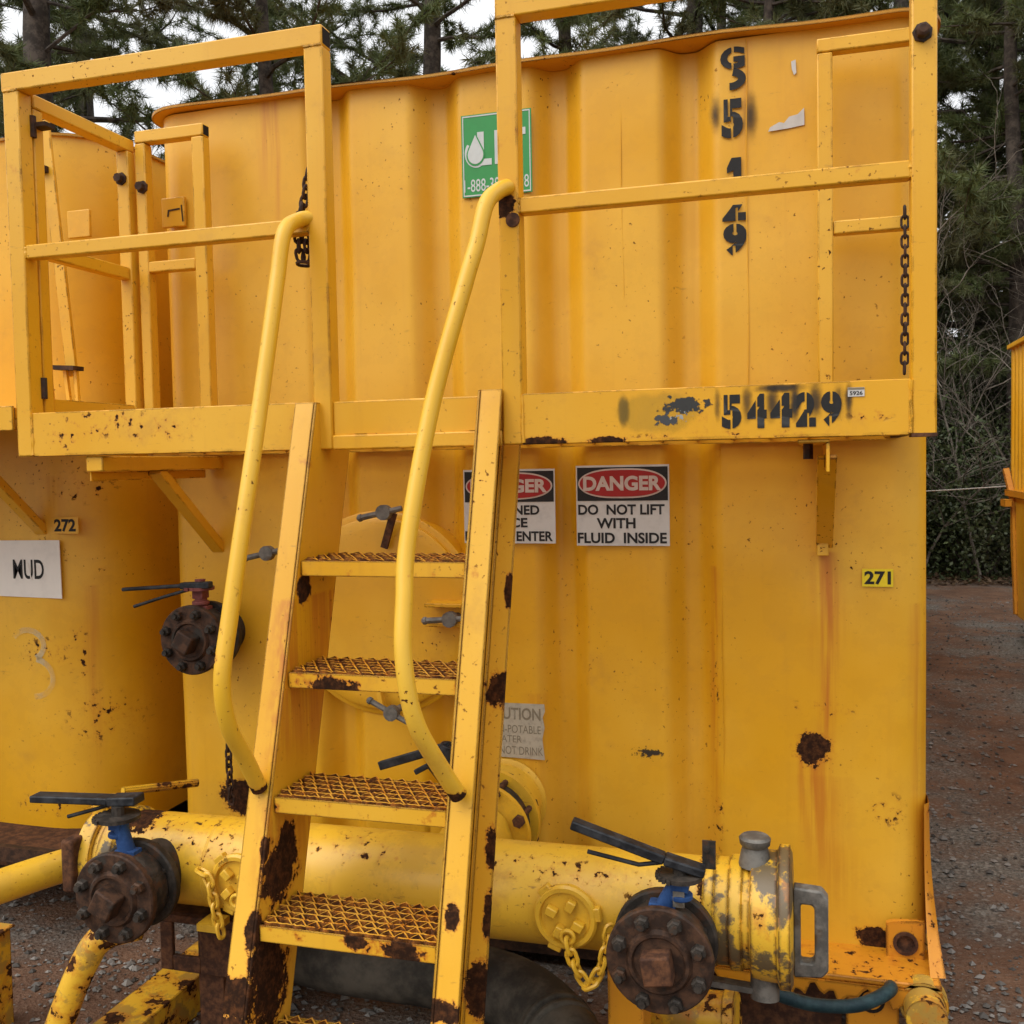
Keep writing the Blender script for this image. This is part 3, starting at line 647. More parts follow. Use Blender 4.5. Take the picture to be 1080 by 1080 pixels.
# ================================================================== walkway with guard rails
walk = thing('walkway', 'yellow railed walkway with stencilled 54429 hung across the middle tank', 'walkway', (1.17, -.3, 1.66))
mb = MB()
mb.box(-.045, 2.36, -.60, -.575, 1.664, 1.70)
for i in range(24): x = -.03 + i * .1022; mb.box(x, x + .006, -.572, -.02, 1.672, 1.700)
for i in range(12): y = -.55 + i * .045; mb.box(-.04, 2.36, y, y + .004, 1.690, 1.703)
mb.box(-.045, 2.36, -.022, -.006, 1.664, 1.70)
fl = mb.build('floor_grating', M['toe'], walk)
mb = MB(); mb.box(.010, .889, -.612, -.604, 1.664, 1.787); mb.box(.010, .889, -.611, -.585, 1.664, 1.670); t1 = mb.build('toeboard', M['toe'], walk, bevel=.002)
mb = MB(); mb.box(.942, 1.399, -.604, -.596, 1.672, 1.787); mb.box(.942, 1.399, -.613, -.580, 1.662, 1.700); mb.build('toeboard', M['toe'], walk, bevel=.004)
mb = MB(); mb.box(1.452, 2.333, -.612, -.604, 1.664, 1.787); mb.box(1.452, 2.333, -.611, -.585, 1.664, 1.670); toe = mb.build('toeboard', M['toe'], walk, bevel=.002)
toe_ref['toe'] = toe
for ch, x0, x1 in (('5', 1.928, 1.972), ('4', 1.985, 2.028), ('4', 2.036, 2.084), ('2', 2.092, 2.135), ('9', 2.146, 2.190)):
    stencil_letter(ch, x0, x1, 1.688, 1.766, -.6136, toe, M['ink'], CUT[ch], .06)
for (cx, sx, dn) in ((1.985, .016, .6), (2.04, .02, .75), (2.09, .016, .95), (2.135, .02, .75), (2.185, .018, .5), (1.918, .01, .5), (2.205, .012, .8)):
    film_patch('overspray', cx, 1.745, sx, .055, -.6131, toe, dens=dn * .95, scale=26, hard=(0, .9))
film_patch('overspray', 2.06, 1.778, .07, .014, -.6128, toe, dens=.8, scale=30, hard=(0, .8))
film_patch('peeled_patch', 1.845, 1.745, .075, .030, -.6126, toe, col=(.03, .03, .028), dens=.95, scale=48, hard=(.35, .5), amp=2.6)
film_patch('peeled_patch', 1.80, 1.715, .045, .020, -.6127, toe, col=(.05, .055, .06), dens=.9, scale=60, hard=(.35, .5), amp=2.6)
film_patch('peeled_patch', 1.835, 1.722, .06, .03, -.6130, toe, col=(.34, .36, .36), dens=.8, scale=110, hard=(.9, 1.0), amp=3.2)
film_patch('overspray', 1.700, 1.735, .018, .05, -.6128, toe, col=(.10, .08, .02), dens=.55, scale=20)
film_patch('overspray', 1.78, 1.73, .12, .055, -.6124, toe, col=(.42, .30, .03), dens=.28, scale=10, hard=(0, .3))
s = MB().box(2.203, 2.238, -.6142, -.613, 1.752, 1.772).build('small_sticker', M['white'], toe)
text('5926', 2.207, 2.234, 1.755, 1.764, -.6148, M['ink'], s, bold=.02); MB().box(2.2035, 2.2375, -.6148, -.6144, 1.767, 1.7715).build('sticker_band', M['fadeink'], s)
mb = MB(); mb.box(2.335, 2.388, -.613, -.555, 1.660, 1.668); mb.box(2.335, 2.355, -.61, -.006, 1.668, 1.785); mb.build('end_plate', M['rust_red'], walk)
mb = MB(); mb.box(-.012, -.002, -.555, -.10, 1.78, 1.833); mb.build('toeboard', M['toe'], walk, bevel=.002)
# brackets under the walkway
def bracket(x, inner):
    mb = MB(); mb.box(x - .025, x + .03, -.60, .10 if inner else .0, 1.618, 1.6605); mb.box(x - .027, x - .021, -.585, -.02, 1.590, 1.617)
    mb.bar((x, -.32, 1.62), (x, .03 if inner else -.01, 1.335), .045, .032, (0, 0, 1)); return mb.build('bracket', M['rail'], walk, bevel=.003)
bracket(.20, True)
mb = MB(); mb.box(2.095, 2.165, -.60, -.01, 1.652, 1.660); mb.box(2.157, 2.165, -.60, -.01, 1.585, 1.652)
mb.prism([(2.140, 1.585), (2.165, 1.60), (2.172, 1.345), (2.140, 1.345)], -.06, -.002); mb.bar((2.161, -.50, 1.62), (2.161, -.03, 1.37), .045, .012, (0, 0, 1)); mb.build('bracket', M['rail'], walk, bevel=.002)
mb = MB(); mb.cyl((2.118, -.45, 1.652), (2.118, -.45, 1.615), .012, 6); mb.build('bracket_bolt', M['rust'], walk)
# posts and rails
gr = walk
for (a, b) in ((-.045, .007), (.8905, .9425), (1.4007, 1.4520), (2.3348, 2.387)):
    mb = MB(); mb.box(a, b, -.612, -.560, 1.664, 2.686); o = mb.build('guard_post', M['rail'], gr, bevel=.004)
mb = MB(); mb.box(-.050, .9425, -.612, -.560, 2.6862, 2.738); mb.build('guard_rail', M['rail'], gr, bevel=.004)
mb = MB(); mb.box(.9426, .9436, -.606, -.566, 2.692, 2.732); mb.build('tube_end_shade', M['gap'], gr)  # thin dark plate on the solid end, painting the shade of a hollow
mb = MB(); mb.box(1.4007, 2.387, -.612, -.560, 2.6862, 2.738); mb.build('guard_rail', M['rail'], gr, bevel=.004)
mb = MB(); mb.box(.0072, .890, -.609, -.571, 2.220, 2.2585); mb.build('guard_rail', M['rail'], gr, bevel=.004)
mb = MB(); mb.box(1.4522, 2.3346, -.609, -.571, 2.220, 2.2585); mb.build('guard_rail', M['rail'], gr, bevel=.004)
mb = MB(); mb.lathe((1.437, -.612, 2.205), (0, -1, 0), [(0, .018), (.004, .017), (.006, 0)], 16); mb.build('rust_plug', M['rust_red'], gr)
mb = MB(); mb.lathe((2.357, -.612, 2.522), (0, -1, 0), [(0, .021), (.005, .021), (.007, .016), (.024, .0145), (.028, .009)], 7); mb.build('rail_bolt', M['rust'], gr)
def bead(x, z0, z1, y=-.613, name='weld_bead'):
    mb = MB(); k = 9; P = [(x + random.uniform(-.0012, .0012), y + .002, z0 + (z1 - z0) * i / k) for i in range(k + 1)]
    mb.tube(P, [.0042 + random.uniform(-.0014, .0016) for _ in P], 7); mb.build(name, M['rail'], walk)
for x in (.0075, .8900): bead(x, 2.222, 2.257, -.609)
for x in (1.4525, 2.3342): bead(x, 2.222, 2.257, -.609)
for x in (.0085, 1.4525, .8895, 2.3340): bead(x, 1.668, 1.784)
for x0, x1 in ((-.043, .005), (.892, .941), (1.402, 1.450)):
    mb = MB(); P = [(x0 + (x1 - x0) * i / 9, -.611, 2.6865 + random.uniform(-.001, .001)) for i in range(10)]; mb.tube(P, [.004 + random.uniform(-.0012, .0014) for _ in P], 7); mb.build('weld_bead', M['rail'], walk)
# wing frames that close the gap beside the tank
mb = MB(); mb.box(.235, .278, -.127, -.087, 1.70, 2.678); mb.box(.024, .278, -.127, -.087, 2.6785, 2.718); mb.box(.024, .2345, -.125, -.089, 2.262, 2.297); mb.box(.024, .062, -.127, -.087, 1.70, 2.678)
wf = mb.build('wing_frame', M['rail'], walk, bevel=.004)
mb = MB(); mb.box(.2781, .279, -.122, -.092, 2.683, 2.713); mb.build('tube_end_shade', M['gap'], wf)  # dark plate again, hollow shade painted on a closed end
for q in ((.052, 2.535), (-.018, 2.565)): mb = MB(); mb.lathe((q[0], -.129 if q[0] > 0 else -.142, q[1]), (0, -1, 0), [(0, .021), (.006, .021), (.008, .015), (.024, .014)], 7); mb.build('frame_bolt', M['rust'], wf)
mb = MB(); mb.box(2.145, 2.185, -.127, -.087, 1.70, 2.689); mb.box(2.145, 2.41, -.127, -.087, 2.690, 2.727); mb.box(2.186, 2.41, -.125, -.089, 2.212, 2.248); mb.box(2.385, 2.425, -.127, -.087, 1.70, 2.689); mb.build('wing_frame', M['rail'], walk, bevel=.004)
# hinged gate at the left end
gt = knot('side_gate', walk)
mb = MB(); mb.box(-.040, .004, -.553, -.513, 1.72, 2.655); mb.build('gate_post', M['rail'], gt, bevel=.004)
mb = MB(); mb.box(-.036, .008, -.142, -.102, 1.72, 2.655); mb.build('gate_post', M['rail'], gt, bevel=.004)
mb = MB(); mb.box(-.040, .006, -.553, -.102, 2.656, 2.696); mb.build('gate_rail', M['rail'], gt, bevel=.004)
mb = MB(); mb.box(-.036, .0, -.512, -.143, 2.24, 2.28); mb.build('gate_rail', M['rail'], gt, bevel=.004)
for z in (2.60, 1.86): mb = MB(); mb.box(-.05, .004, -.562, -.554, z - .01, z + .012); mb.cyl((.008, -.560, z - .03), (.008, -.560, z + .03), .010, 10); mb.build('gate_hinge', M['rust'], gt)
mb = MB(); mb.box(.0, .05, -.56, -.52, 2.600, 2.612); mb.build('gate_latch', M['rust'], gt)

# ================================================================== stair ladder
lad = thing('stair_ladder', 'steep yellow steel ladder with five rusty grip treads and two bent handrails', 'ladder', (1.13, -1.16, 0))
def LY(z): return -.63 - (1.78 - z) * .304                      # front face of the stringers
def stringer(x_web, x_out, zt, zb, d):
    """channel: web at x_web, flanges reaching x_out"""
    mb = MB(); th = .007; sgn = 1 if x_out > x_web else -1
    def slab(xa, xb, f0, f1):
        V = []
        for z in (zb, zt):
            for x in (xa, xb):
                for f in (f0, f1): V.append((x, LY(z) + f, z))
        mb.add(V, [(0, 1, 3, 2), (4, 6, 7, 5), (0, 4, 5, 1), (2, 3, 7, 6), (0, 2, 6, 4), (1, 5, 7, 3)])
    slab(x_web, x_web + sgn * th, 0, d); slab(x_web + sgn * th * 1.02, x_out, 0, th * 1.3); slab(x_web + sgn * th * 1.02, x_out, d - th * 1.3, d)
    slab(x_web + sgn * th * 1.02, x_web + sgn * .016, th * 1.32, .016); slab(x_web + sgn * th * 1.02, x_web + sgn * .016, d - .016, d - th * 1.32)
    return mb.build('stringer', M['ladder'], lad, bevel=.002)
stringer(.909, .847, 1.785, .03, .225); stringer(1.343, 1.405, 1.80, .03, .205)
for x, x2 in ((.80, .92), (1.33, 1.45)): MB().box(x, x2, LY(.03) - .02, LY(.03) + .24, -.02, .029).build('foot_plate', M['rust'], lad)
def tread(zt):
    x0, x1 = .912, 1.341; y0 = LY(zt) + .006; y1 = y0 + .185; mb = MB()
    mb.box(x0, x1, y0, y0 + .005, zt - .042, zt - .004); mb.box(x0, x1, y0 + .0052, y0 + .02, zt - .042, zt - .038)
    mb.box(x0, x1, y1 - .005, y1, zt - .042, zt - .004); mb.box(x0, x0 + .004, y0 + .0052, y1 - .0052, zt - .042, zt - .012); mb.box(x1 - .004, x1, y0 + .0052, y1 - .0052, zt - .042, zt - .012)
    tr = mb.build('tread', M['channel'], lad, bevel=.0012)
    mb = MB(); rows = 6; pitch = (y1 - y0 - .012) / rows; step = .0088; k = int((x1 - x0) / step)
    for r in range(rows):
        for side in (0, 1):                                     # two strands per row weave a line of diamonds
            yc = y0 + .006 + (r + .5) * pitch; V = []; F = []; F2 = []
            for i in range(k + 1):
                x = x0 + (x1 - x0) * i / k; ph = (i % 4); a = (0, .5, 1, .5)[ph] if r % 2 == 0 else (1, .5, 0, .5)[ph]
                y = yc + (1 if side else -1) * a * pitch * .50
                top = zt + (.002 if a == 1 else (.0005 if a == .5 else -.004)) + random.uniform(-.001, .001)
                for dy in (-.0026, .0026): V += [(x, y + dy, zt - .013), (x, y + dy + (.002 if a == 1 else 0), top)]
            for i in range(k):
                a, b = i * 4, i * 4 + 4
                F += [(a, b, b + 1, a + 1), (a + 2, a + 3, b + 3, b + 2)]; F2 += [(a + 1, b + 1, b + 3, a + 3)]
            mb.add(V, F, 0); n0 = len(mb.v) - len(V); mb.f += [tuple(q + n0 for q in f) for f in F2]; mb.mi += [1] * len(F2)
    mb.build('grip_grating', [M['grate_wall'], M['tread']], tr, smooth=0)
for z in (1.392, 1.130, .852, .582, .315): tread(z)
def handrail(P, label):
    mb = MB(); mb.tube(spline(P, 9), .0195, 16)
    o = mb.build('handrail', M['handrail'], lad, smooth=60); o['label'] = label
handrail([(.905, -.585, 2.262), (.872, -.625, 2.250), (.868, -.695, 2.205), (.868, -.735, 2.09), (.87, -.783, 1.948), (.87, -.86, 1.71), (.87, -.939, 1.476), (.87, -1.00, 1.29), (.87, -1.040, 1.155), (.872, -1.026, 1.05), (.875, -.965, .955), (.878, -.912, .868)], 'left handrail')
handrail([(1.426, -.61, 2.285), (1.412, -.645, 2.268), (1.398, -.700, 2.225), (1.385, -.735, 2.13), (1.365, -.770, 2.03), (1.307, -.85, 1.747), (1.281, -.945, 1.456), (1.288, -.99, 1.33), (1.295, -1.02, 1.235), (1.308, -1.03, 1.14), (1.325, -1.018, 1.06), (1.352, -.97, .97), (1.378, -.925, .893)], 'right handrail, bowed inward')

# ================================================================== manifold pipe along the foot
man = thing('manifold_pipe', 'thick yellow manifold pipe with two black valves and a capped right end', 'pipe', (1.1, -.5, 0))
mb = MB(); PA, PB = Vector((.21, -.50, .495)), Vector((1.93, -.50, .508)); ax_ = (PB - PA).normalized()
mb.lathe(PA, ax_, [(0, .124), ((PB - PA).length, .124)], 48)
for d in (.30, 1.06): mb.lathe(PA + ax_ * d, ax_, [(0, .1235), (.004, .1265), (.012, .1235)], 48)
mb.build('pipe', M['pipe'], man, smooth=40)
# right end: grooved neck, coupling ring, cap and loop handle
mb = MB(); mb.lathe(PB, ax_, [(-.06, .1245), (-.055, .130), (-.035, .131), (-.030, .126), (0, .126), (.004, .134), (.030, .134), (.034, .128), (.050, .128)], 48); mb.build('grooved_end', M['capring'], man, smooth=30)
mb = MB(); mb.lathe(PB + ax_ * .05, ax_, [(0, .130), (.004, .146), (.028, .150), (.062, .152), (.068, .166), (.092, .166), (.098, .152), (.100, .10), (.100, 0)], 48)
cap = mb.build('end_cap', M['capring'], man, smooth=30)
mb = MB(); c0 = PB + ax_ * .072
mb.lathe(c0 + Vector((-.012, -.02, .128)), (0, 0, 1), [(0, .040), (.030, .034), (.046, .030), (.052, .036), (.066, .038), (.072, .032)], 18)
mb.build('cam_lug', M['grey_metal'], cap, smooth=40)
mb = MB(); mb.cyl(c0 + Vector((.01, -.04, -.125)), c0 + Vector((.01, -.05, -.185)), .034, 16); mb.bar(c0 + Vector((.0, -.05, -.165)), c0 + Vector((-.18, -.05, -.155)), .03, .014)
mb.build('cam_lug', M['grey_metal'], cap, smooth=40)
mb = MB(); hx = PB.x + .150; yy = -.575; z0, z1 = .395, .612
fo = [(hx, z0), (hx + .064, z0 + .006), (hx + .078, z0 + .022), (hx + .078, z1 - .022), (hx + .064, z1 - .004), (hx, z1)]
fi = [(hx + .016, z0 + .038), (hx + .040, z0 + .038), (hx + .047, z0 + .045), (hx + .047, z1 - .047), (hx + .040, z1 - .040), (hx + .016, z1 - .040)]
nn = len(fo); V = [(x, y, z) for y in (yy, yy + .038) for lst in (fo, fi) for x, z in lst]; F = []
for i in range(nn):
    j = (i + 1) % nn; F += [(i, j, nn + j, nn + i), (2 * nn + i, 3 * nn + i, 3 * nn + j, 2 * nn + j), (i, 2 * nn + i, 2 * nn + j, j), (nn + i, nn + j, 3 * nn + j, 3 * nn + i)]
mb.add(V, F); mb.build('cap_handle', M['grey_metal'], cap, bevel=.005)
# left end: coupling with a strap that leads to the small line
mb = MB(); mb.lathe(PA, -ax_, [(-.02, .124), (-.01, .134), (.03, .136), (.034, .128), (.05, .128), (.054, .140), (.10, .140), (.104, .11), (.104, 0)], 40)
capl = mb.build('end_cap', M['capring'], man, smooth=30)
mb = MB(); mb.cyl((.13, -.53, .52), (.13, -.53, .644), .032, 16); mb.bar((.20, -.50, .648), (.10, -.50, .644), .09, .014); mb.build('cam_lug', M['flake'], capl, smooth=40, bevel=.003)
mb = MB(); mb.box(.085, .125, -.66, -.60, .43, .58); mb.build('cap_handle', M['rust_red'], capl, bevel=.008)
# the two valves
valve(man, (.368, -.800, .500), .120, M['black_metal'], M['blue'], [((.385, -.70, .735), .052, .024), ((.30, -.705, .728), .046, .020), ((.06, -.72, .722), .03, .01)],
      [(.30, -.70, .715), (.24, -.70, .695), (.16, -.71, .672)], (.335, -.725, .690), -.58, .085, plate_r=.058, seed=1)
vb = valve(man, (1.793, -.784, .500), .121, M['black_metal'], M['blue'], [((1.890, -.72, .690), .044, .020), ((1.80, -.725, .714), .036, .022), ((1.588, -.74, .784), .03, .01)],
      [(1.79, -.72, .702), (1.74, -.72, .692), (1.62, -.72, .712)], (1.835, -.722, .676), -.58, .085, plate_r=.050, seed=0)
mb = MB(); mb.box(1.880, 1.910, -.68, -.672, .68, .745); mb.cyl((1.890, -.673, .725), (1.890, -.682, .725), .007, 8); mb.build('stop_tab', M['iron'], vb)
mb = MB(); mb.box(1.820, 1.846, -.7455, -.7435, .612, .648); mb.build('valve_tag', M['grey_metal'], vb)
# hammer plugs on the front of the pipe
def hplug(x, z, seed):
    mb = MB(); mb.lathe((x, -.60, z), (0, -1, 0), [(0, .066), (.026, .066), (.030, .078), (.044, .080), (.050, .074), (.050, .064), (.040, .060), (.040, 0)], 40)
    p = mb.build('hammer_plug', M['pipe'], man, smooth=30)
    for k in range(4):
        a = R(45 + 90 * k + seed); m = Matrix.Rotation(-a, 4, 'Y'); m.translation = (x + .036 * math.cos(a), -.651, z + .036 * math.sin(a)); mb = MB(); mb.obox(m, .028, .024, .022); mb.build('plug_lug', M['pipe'], p, bevel=.003)
    for k in range(3):
        a = R(10 + 120 * k); m = Matrix.Rotation(-a, 4, 'Y'); m.translation = (x + .079 * math.cos(a), -.637, z + .079 * math.sin(a)); mb = MB(); mb.obox(m, .02, .022, .034); mb.build('hammer_ear', M['pipe'], p, bevel=.003)
    mb = MB(); mb.tube([(x + .01 + .016 * math.cos(a), -.665, z - .038 + .016 * math.sin(a)) for a in np.linspace(0, 2 * math.pi, 14, endpoint=False)], .0055, 8, False, closed=True); mb.build('plug_ring', M['pipe'], p)
hplug(1.545, .512, 20); hplug(.640, .505, 0)
# supports
mb = MB(); mb.box(1.63, 1.72, -.56, -.44, -.01, .385); mb.build('support_post', M['skid'], man, bevel=.004)
mb = MB()
for (x0, x1, z0, z1) in ((.33, .62, .330, .352), (.33, .37, .19, .3295), (.46, .62, .19, .3295), (.3705, .4595, .19, .235)): mb.box(x0, x1, -.56, -.545, z0, z1)
mb.box(.30, .62, -.5445, -.40, .330, .352); mb.box(.44, .52, -.54, -.44, -.01, .3295)
mb.build('support_bracket', M['rust_red'], man, bevel=.003)
mb = MB(); mb.box(.50, .56, -.63, -.5605, .352, .372); mb.build('chain_tab', M['pipe'], man)

# ================================================================== loose lines and hoses round the manifold
mb = MB(); mb.tube(spline([(.12, -.53, .475), (.03, -.60, .475), (-.15, -.98, .465), (-.42, -1.5, .45)], 8), .047, 24)
tag(mb.build('feed_pipe', M['pipe'], smooth=60), 'straight yellow pipe running out of the left edge beside the left black valve', 'pipe')
mb = MB(); mb.tube(poly_bend([(.37, -.70, .385), (.27, -.74, .365), (.21, -.76, .25), (.13, -.80, .02), (.10, -.82, -.12)], .09), .038, 20)
tag(mb.build('drain_pipe', M['flake'], smooth=60), 'bent drain pipe with badly flaking yellow paint below the left black valve', 'pipe')
mb = MB(); mb.tube(spline([(.45, -.20, .12), (.75, -.26, .125), (1.1, -.27, .125), (1.32, -.32, .12), (1.48, -.46, .11), (1.62, -.70, .10)], 8), .098, 28)
for d in (0, 1): mb.lathe((1.465 + .02 * d, -.445 - .03 * d, .112), (.55, -.83, -.04), [(0, .099), (.004, .104), (.016, .104), (.02, .099)], 28)
tag(mb.build('suction_hose', M['hose'], smooth=60), 'thick dark rubber hose lying on the ground behind the ladder', 'hose')
mb = MB(); mb.tube(spline([(1.98, -.36, .255), (2.06, -.33, .215), (2.14, -.31, .195), (2.24, -.29, .20), (2.32, -.22, .215), (2.30, -.05, .15)], 8), .0175, 14)
tag(mb.build('water_hose', M['teal'], smooth=60), 'thin dark teal hose curling under the rusty right corner of the tank', 'hose')
mb = MB(); mb.tube([(2.405, .2, .165), (2.405, -.26, .165)], .052, 24); mb.lathe((2.405, -.14, .165), (0, -1, 0), [(0, .062), (.05, .062)], 24)
tag(mb.build('stub_pipe', M['flake'], smooth=40), 'short yellow pipe end poking out below the lifting eye', 'pipe')
mb = MB(); mb.tube([(1.60, -.27, .10), (1.92, -.30, .13)], .06, 24); mb.lathe((1.90, -.298, .128), (1, -.09, .09), [(0, .068), (.03, .068)], 24)
tag(mb.build('drain_line', M['flake'], smooth=40), 'stained yellow pipe low behind the right black valve', 'pipe')
mb = MB(); mb.box(.20, .34, -1.0, .06, -.03, .085); tag(mb.build('skid_runner', M['flake'], bevel=.004), 'rust eaten yellow steel beam on the dirt left of the ladder foot', 'beam')
mb = MB(); mb.box(-.235, -.175, -.64, -.58, -.03, .262); mb.box(-.245, -.165, -.65, -.57, .2625, .270)
tag(mb.build('marker_post', M['flake'], bevel=.004), 'short chipped yellow post at the bottom left edge of the photo', 'post')

# ================================================================== chains
tag(chain('chain', [(2.362, -.145, 2.262), (2.363, -.147, 2.05), (2.361, -.145, 1.825)], M['rust'], .033, .0036, .017), 'long rusty chain hanging inside the right guard post', 'chain')
tag(chain('chain', [(.868, -.55, 2.40), (.852, -.548, 2.33), (.838, -.552, 2.27), (.852, -.548, 2.20), (.842, -.55, 2.155), (.832, -.555, 2.21), (.845, -.552, 2.33)], M['rust'], .034, .0045, .02), 'short tangled rusty chain bunched on the guard post above the left handrail', 'chain')
tag(chain('chain', [(1.556, -.672, .470), (1.570, -.675, .425), (1.595, -.672, .375), (1.612, -.670, .368), (1.64, -.668, .42), (1.655, -.665, .49), (1.668, -.66, .535)], M['pipe'], .040, .0055, .022), 'yellow chain looping from the round plug to the right black valve', 'chain')
tag(chain('chain', [(.535, -.66, .535), (.555, -.665, .532), (.575, -.668, .500), (.588, -.668, .43), (.602, -.665, .365)], M['pipe'], .040, .0055, .022), 'yellow chain dangling beside the left stringer of the ladder', 'chain')
tag(chain('chain', [(.245, -.045, .70), (.246, -.045, .60), (.249, -.04, .48)], M['rust'], .036, .0045, .02), 'short dark chain on the tank face behind the left handrail', 'chain')

# ================================================================== tank on the left
t2 = thing('storage_tank', 'yellow round cornered tank at the left edge with MUD sign and 272', 'tank', (-1.5, .03, 0))
shell(outline(-2.71, -.27, .03, 9.6, .27, [], side_rib=False), .30, 2.806).build('shell', M['tank2'], t2, smooth=50)
rim(-2.71, -.27, .03, 9.6, .27, 2.806, .010, .012).build('top_rim', M['rim'], t2, smooth=40)
s = MB().prism([(-.735, 1.372), (-.462, 1.374), (-.460, 1.163), (-.735, 1.168)], .024, .027).build('mud_sign', M['muddywhite'], t2)
text('MUD', -.668, -.533, 1.232, 1.303, .0228, M['ink'], s, bold=.014)
mb = MB()
stroke(mb, [(-.602, 1.29), (-.594, 1.26), (-.588, 1.228)], .005, .0215)
mb.build('peeled_streak', M['muddywhite'], s, smooth=0)
s = MB().box(-.492, -.381, .0285, .0295, 1.397, 1.456).build('number_sticker', M['tank2'], t2)
text('272', -.484, -.392, 1.404, 1.450, .0278, M['ink'], s, bold=.035)
for (pts) in ([arc(-.62, .99, .07, .055, 150, -60), arc(-.60, .87, .085, .07, 80, -90)]):
    mb = MB(); stroke(mb, pts, .022, .0262); mb.build('paint_mark', film('paint_mark', (-.60, .0262, .93), .14, .2, (.55, .50, .32), .55, 22, (.1, .8)), t2, smooth=0)
mb = MB(); mb.box(-2.62, -.06, -.60, .02, 1.772, 1.806); mb.box(-2.62, -.06, -.61, -.601, 1.74, 1.81); wk = mb.build('walkway_floor', M['toe'], t2, bevel=.002)
for x in (-.545, -2.0): mb = MB(); mb.bar((x, .04, 1.405), (x, -.36, 1.755), .045, .032, (0, 0, 1)); mb.build('bracket', M['rail'], t2, bevel=.003)
mb = MB(); mb.bar((-.262, -.20, 2.76), (-.190, -.20, 1.93), .040, .012, (0, 1, 0)); mb.build('gate_bar', M['rail'], t2, bevel=.002)
mb = MB(); mb.bar((-.355, -.20, 2.72), (-.275, -.20, 1.82), .025, .012, (0, 1, 0)); mb.build('gate_bar', M['rail'], t2, bevel=.002)
mb = MB(); mb.bar((-.235, -.225, 1.958), (-.145, -.225, 1.952), .05, .014); mb.build('gate_hinge', M['rust'], t2)
mb = MB(); mb.bar((-.20, -.22, 1.95), (-.185, -.22, 1.81), .012, .012, (0, 1, 0)); mb.build('gate_pin', M['rail'], t2)
mb = MB(); mb.bar((-.16, -.22, 1.95), (-.155, -.22, 1.81), .012, .012, (0, 1, 0)); mb.build('gate_pin', M['rail'], t2)
mb = MB(); mb.bar((-.275, -.215, 2.60), (-.245, -.215, 2.60), .03, .02); mb.build('gate_hinge', M['rust'], t2)
mb = MB(); mb.box(-.368, -.275, .018, .03, 2.435, 2.530); mb.build('lug_plate', M['tank2'], t2, bevel=.003)
mb = MB(); mb.box(.040, .128, -.016, -.002, 2.43, 2.528); mb.build('lug_plate', M['rail'], tank, bevel=.003)
mb = MB(); stroke(mb, [(.065, 2.465), (.068, 2.485), (.112, 2.488)], .006, -.0175); stroke(mb, [(.118, 2.50), (.122, 2.445)], .005, -.0175); mb.build('crack_mark', M['rust'], tank, smooth=0)
mb = MB(); mb.box(-2.7, -.30, -.16, .05, .300, .316); mb.box(-2.7, -.34, -.162, -.150, .245, .2995); mb.build('skid_ledge', M['rust_red'], t2, bevel=.003)
mb = MB(); mb.box(-2.7, -.30, .2, .26, .03, .295); mb.build('skid_beam', M['rust'], t2)
mb = MB(); mb.box(-.44, -.32, .27, 9.4, .03, .20); mb.build('skid_beam', M['rust'], t2)
mb = MB(); mb.bar((-.30, -.18, .30), (-.95, -.30, .36), .03, .05); mb.build('skid_rail', M['rust'], t2)
mb = MB(); mb.tube([(.13, -.06, .56), (.02, -.30, .60)], .014, 10); mb.build('brace_rod', M['flake'], tank)

# ================================================================== far tank at the right edge
t3 = thing('storage_tank', 'distant yellow ribbed tank cut off by the right edge of the photo', 'tank', (5.0, 3.8, 0))
def ribbed(x0, x1, y0, y1, pitch, d):
    P = []
    def side(a, b, nx, ny):
        L = math.hypot(b[0] - a[0], b[1] - a[1]); k = int(L / pitch)
        for i in range(k):
            for f, o in ((0, 0), (.38, 0), (.5, d), (.88, d)):
                t = (i + f) / k; P.append((a[0] + (b[0] - a[0]) * t - nx * o, a[1] + (b[1] - a[1]) * t - ny * o))
    side((x0, y0), (x1, y0), 0, -1); side((x1, y0), (x1, y1), 1, 0); side((x1, y1), (x0, y1), 0, 1); side((x0, y1), (x0, y0), -1, 0); return P
shell(ribbed(3.84, 6.2, .8, 6.8, .15, .03), 1.30, 2.53).build('shell', M['tank'], t3, smooth=30)
mb = MB(); pr = [(6.80, 1.24), (6.78, .80), (6.62, .22), (.9, .22), (.8, 1.24)]; V = [(x, y, z) for x in (3.835, 6.15) for y, z in pr]
mb.add(V, [(0, 1, 2, 3, 4), (9, 8, 7, 6, 5)] + [(i, (i + 1) % 5, (i + 1) % 5 + 5, i + 5) for i in range(5)]); mb.build('belly', M['tank'], t3, bevel=.01)
mb = MB(); mb.box(3.80, 6.25, .75, 6.86, 1.24, 1.2995); mb.build('frame_belt', M['skid'], t3, bevel=.005)
mb = MB(); mb.box(3.81, 6.23, .77, 6.84, 2.53, 2.57); mb.build('top_rail', M['rail'], t3, bevel=.005)
mb = MB(); mb.bar((3.80, 6.80, 1.48), (3.84, 6.70, 1.22), .05, .06, (0, 1, 0)); mb.build('corner_brace', M['skid'], t3)
mb = MB(); mb.bar((3.82, 6.6, 1.23), (3.82, 6.45, .24), .03, .05, (0, 1, 0)); mb.build('side_rib', M['skid'], t3)
mb = MB(); mb.box(3.74, 3.80, 6.5, 6.7, 1.16, 1.22); mb.build('side_step', M['skid'], t3)
for x in (4.2, 5.8):
    for y in (1.2, 3.6, 6.2): mb = MB(); mb.cyl((x, y, .23), (x, y, -.03), .05, 10); mb.build('foot', M['rust'], t3)
mb = MB(); mb.tube([Vector((2.44, 9.3, 1.20)).lerp(Vector((3.86, 6.83, 1.33)), q) + Vector((0, 0, -.02 * math.sin(math.pi * q))) for q in np.linspace(0, 1, 10)], .006, 6)
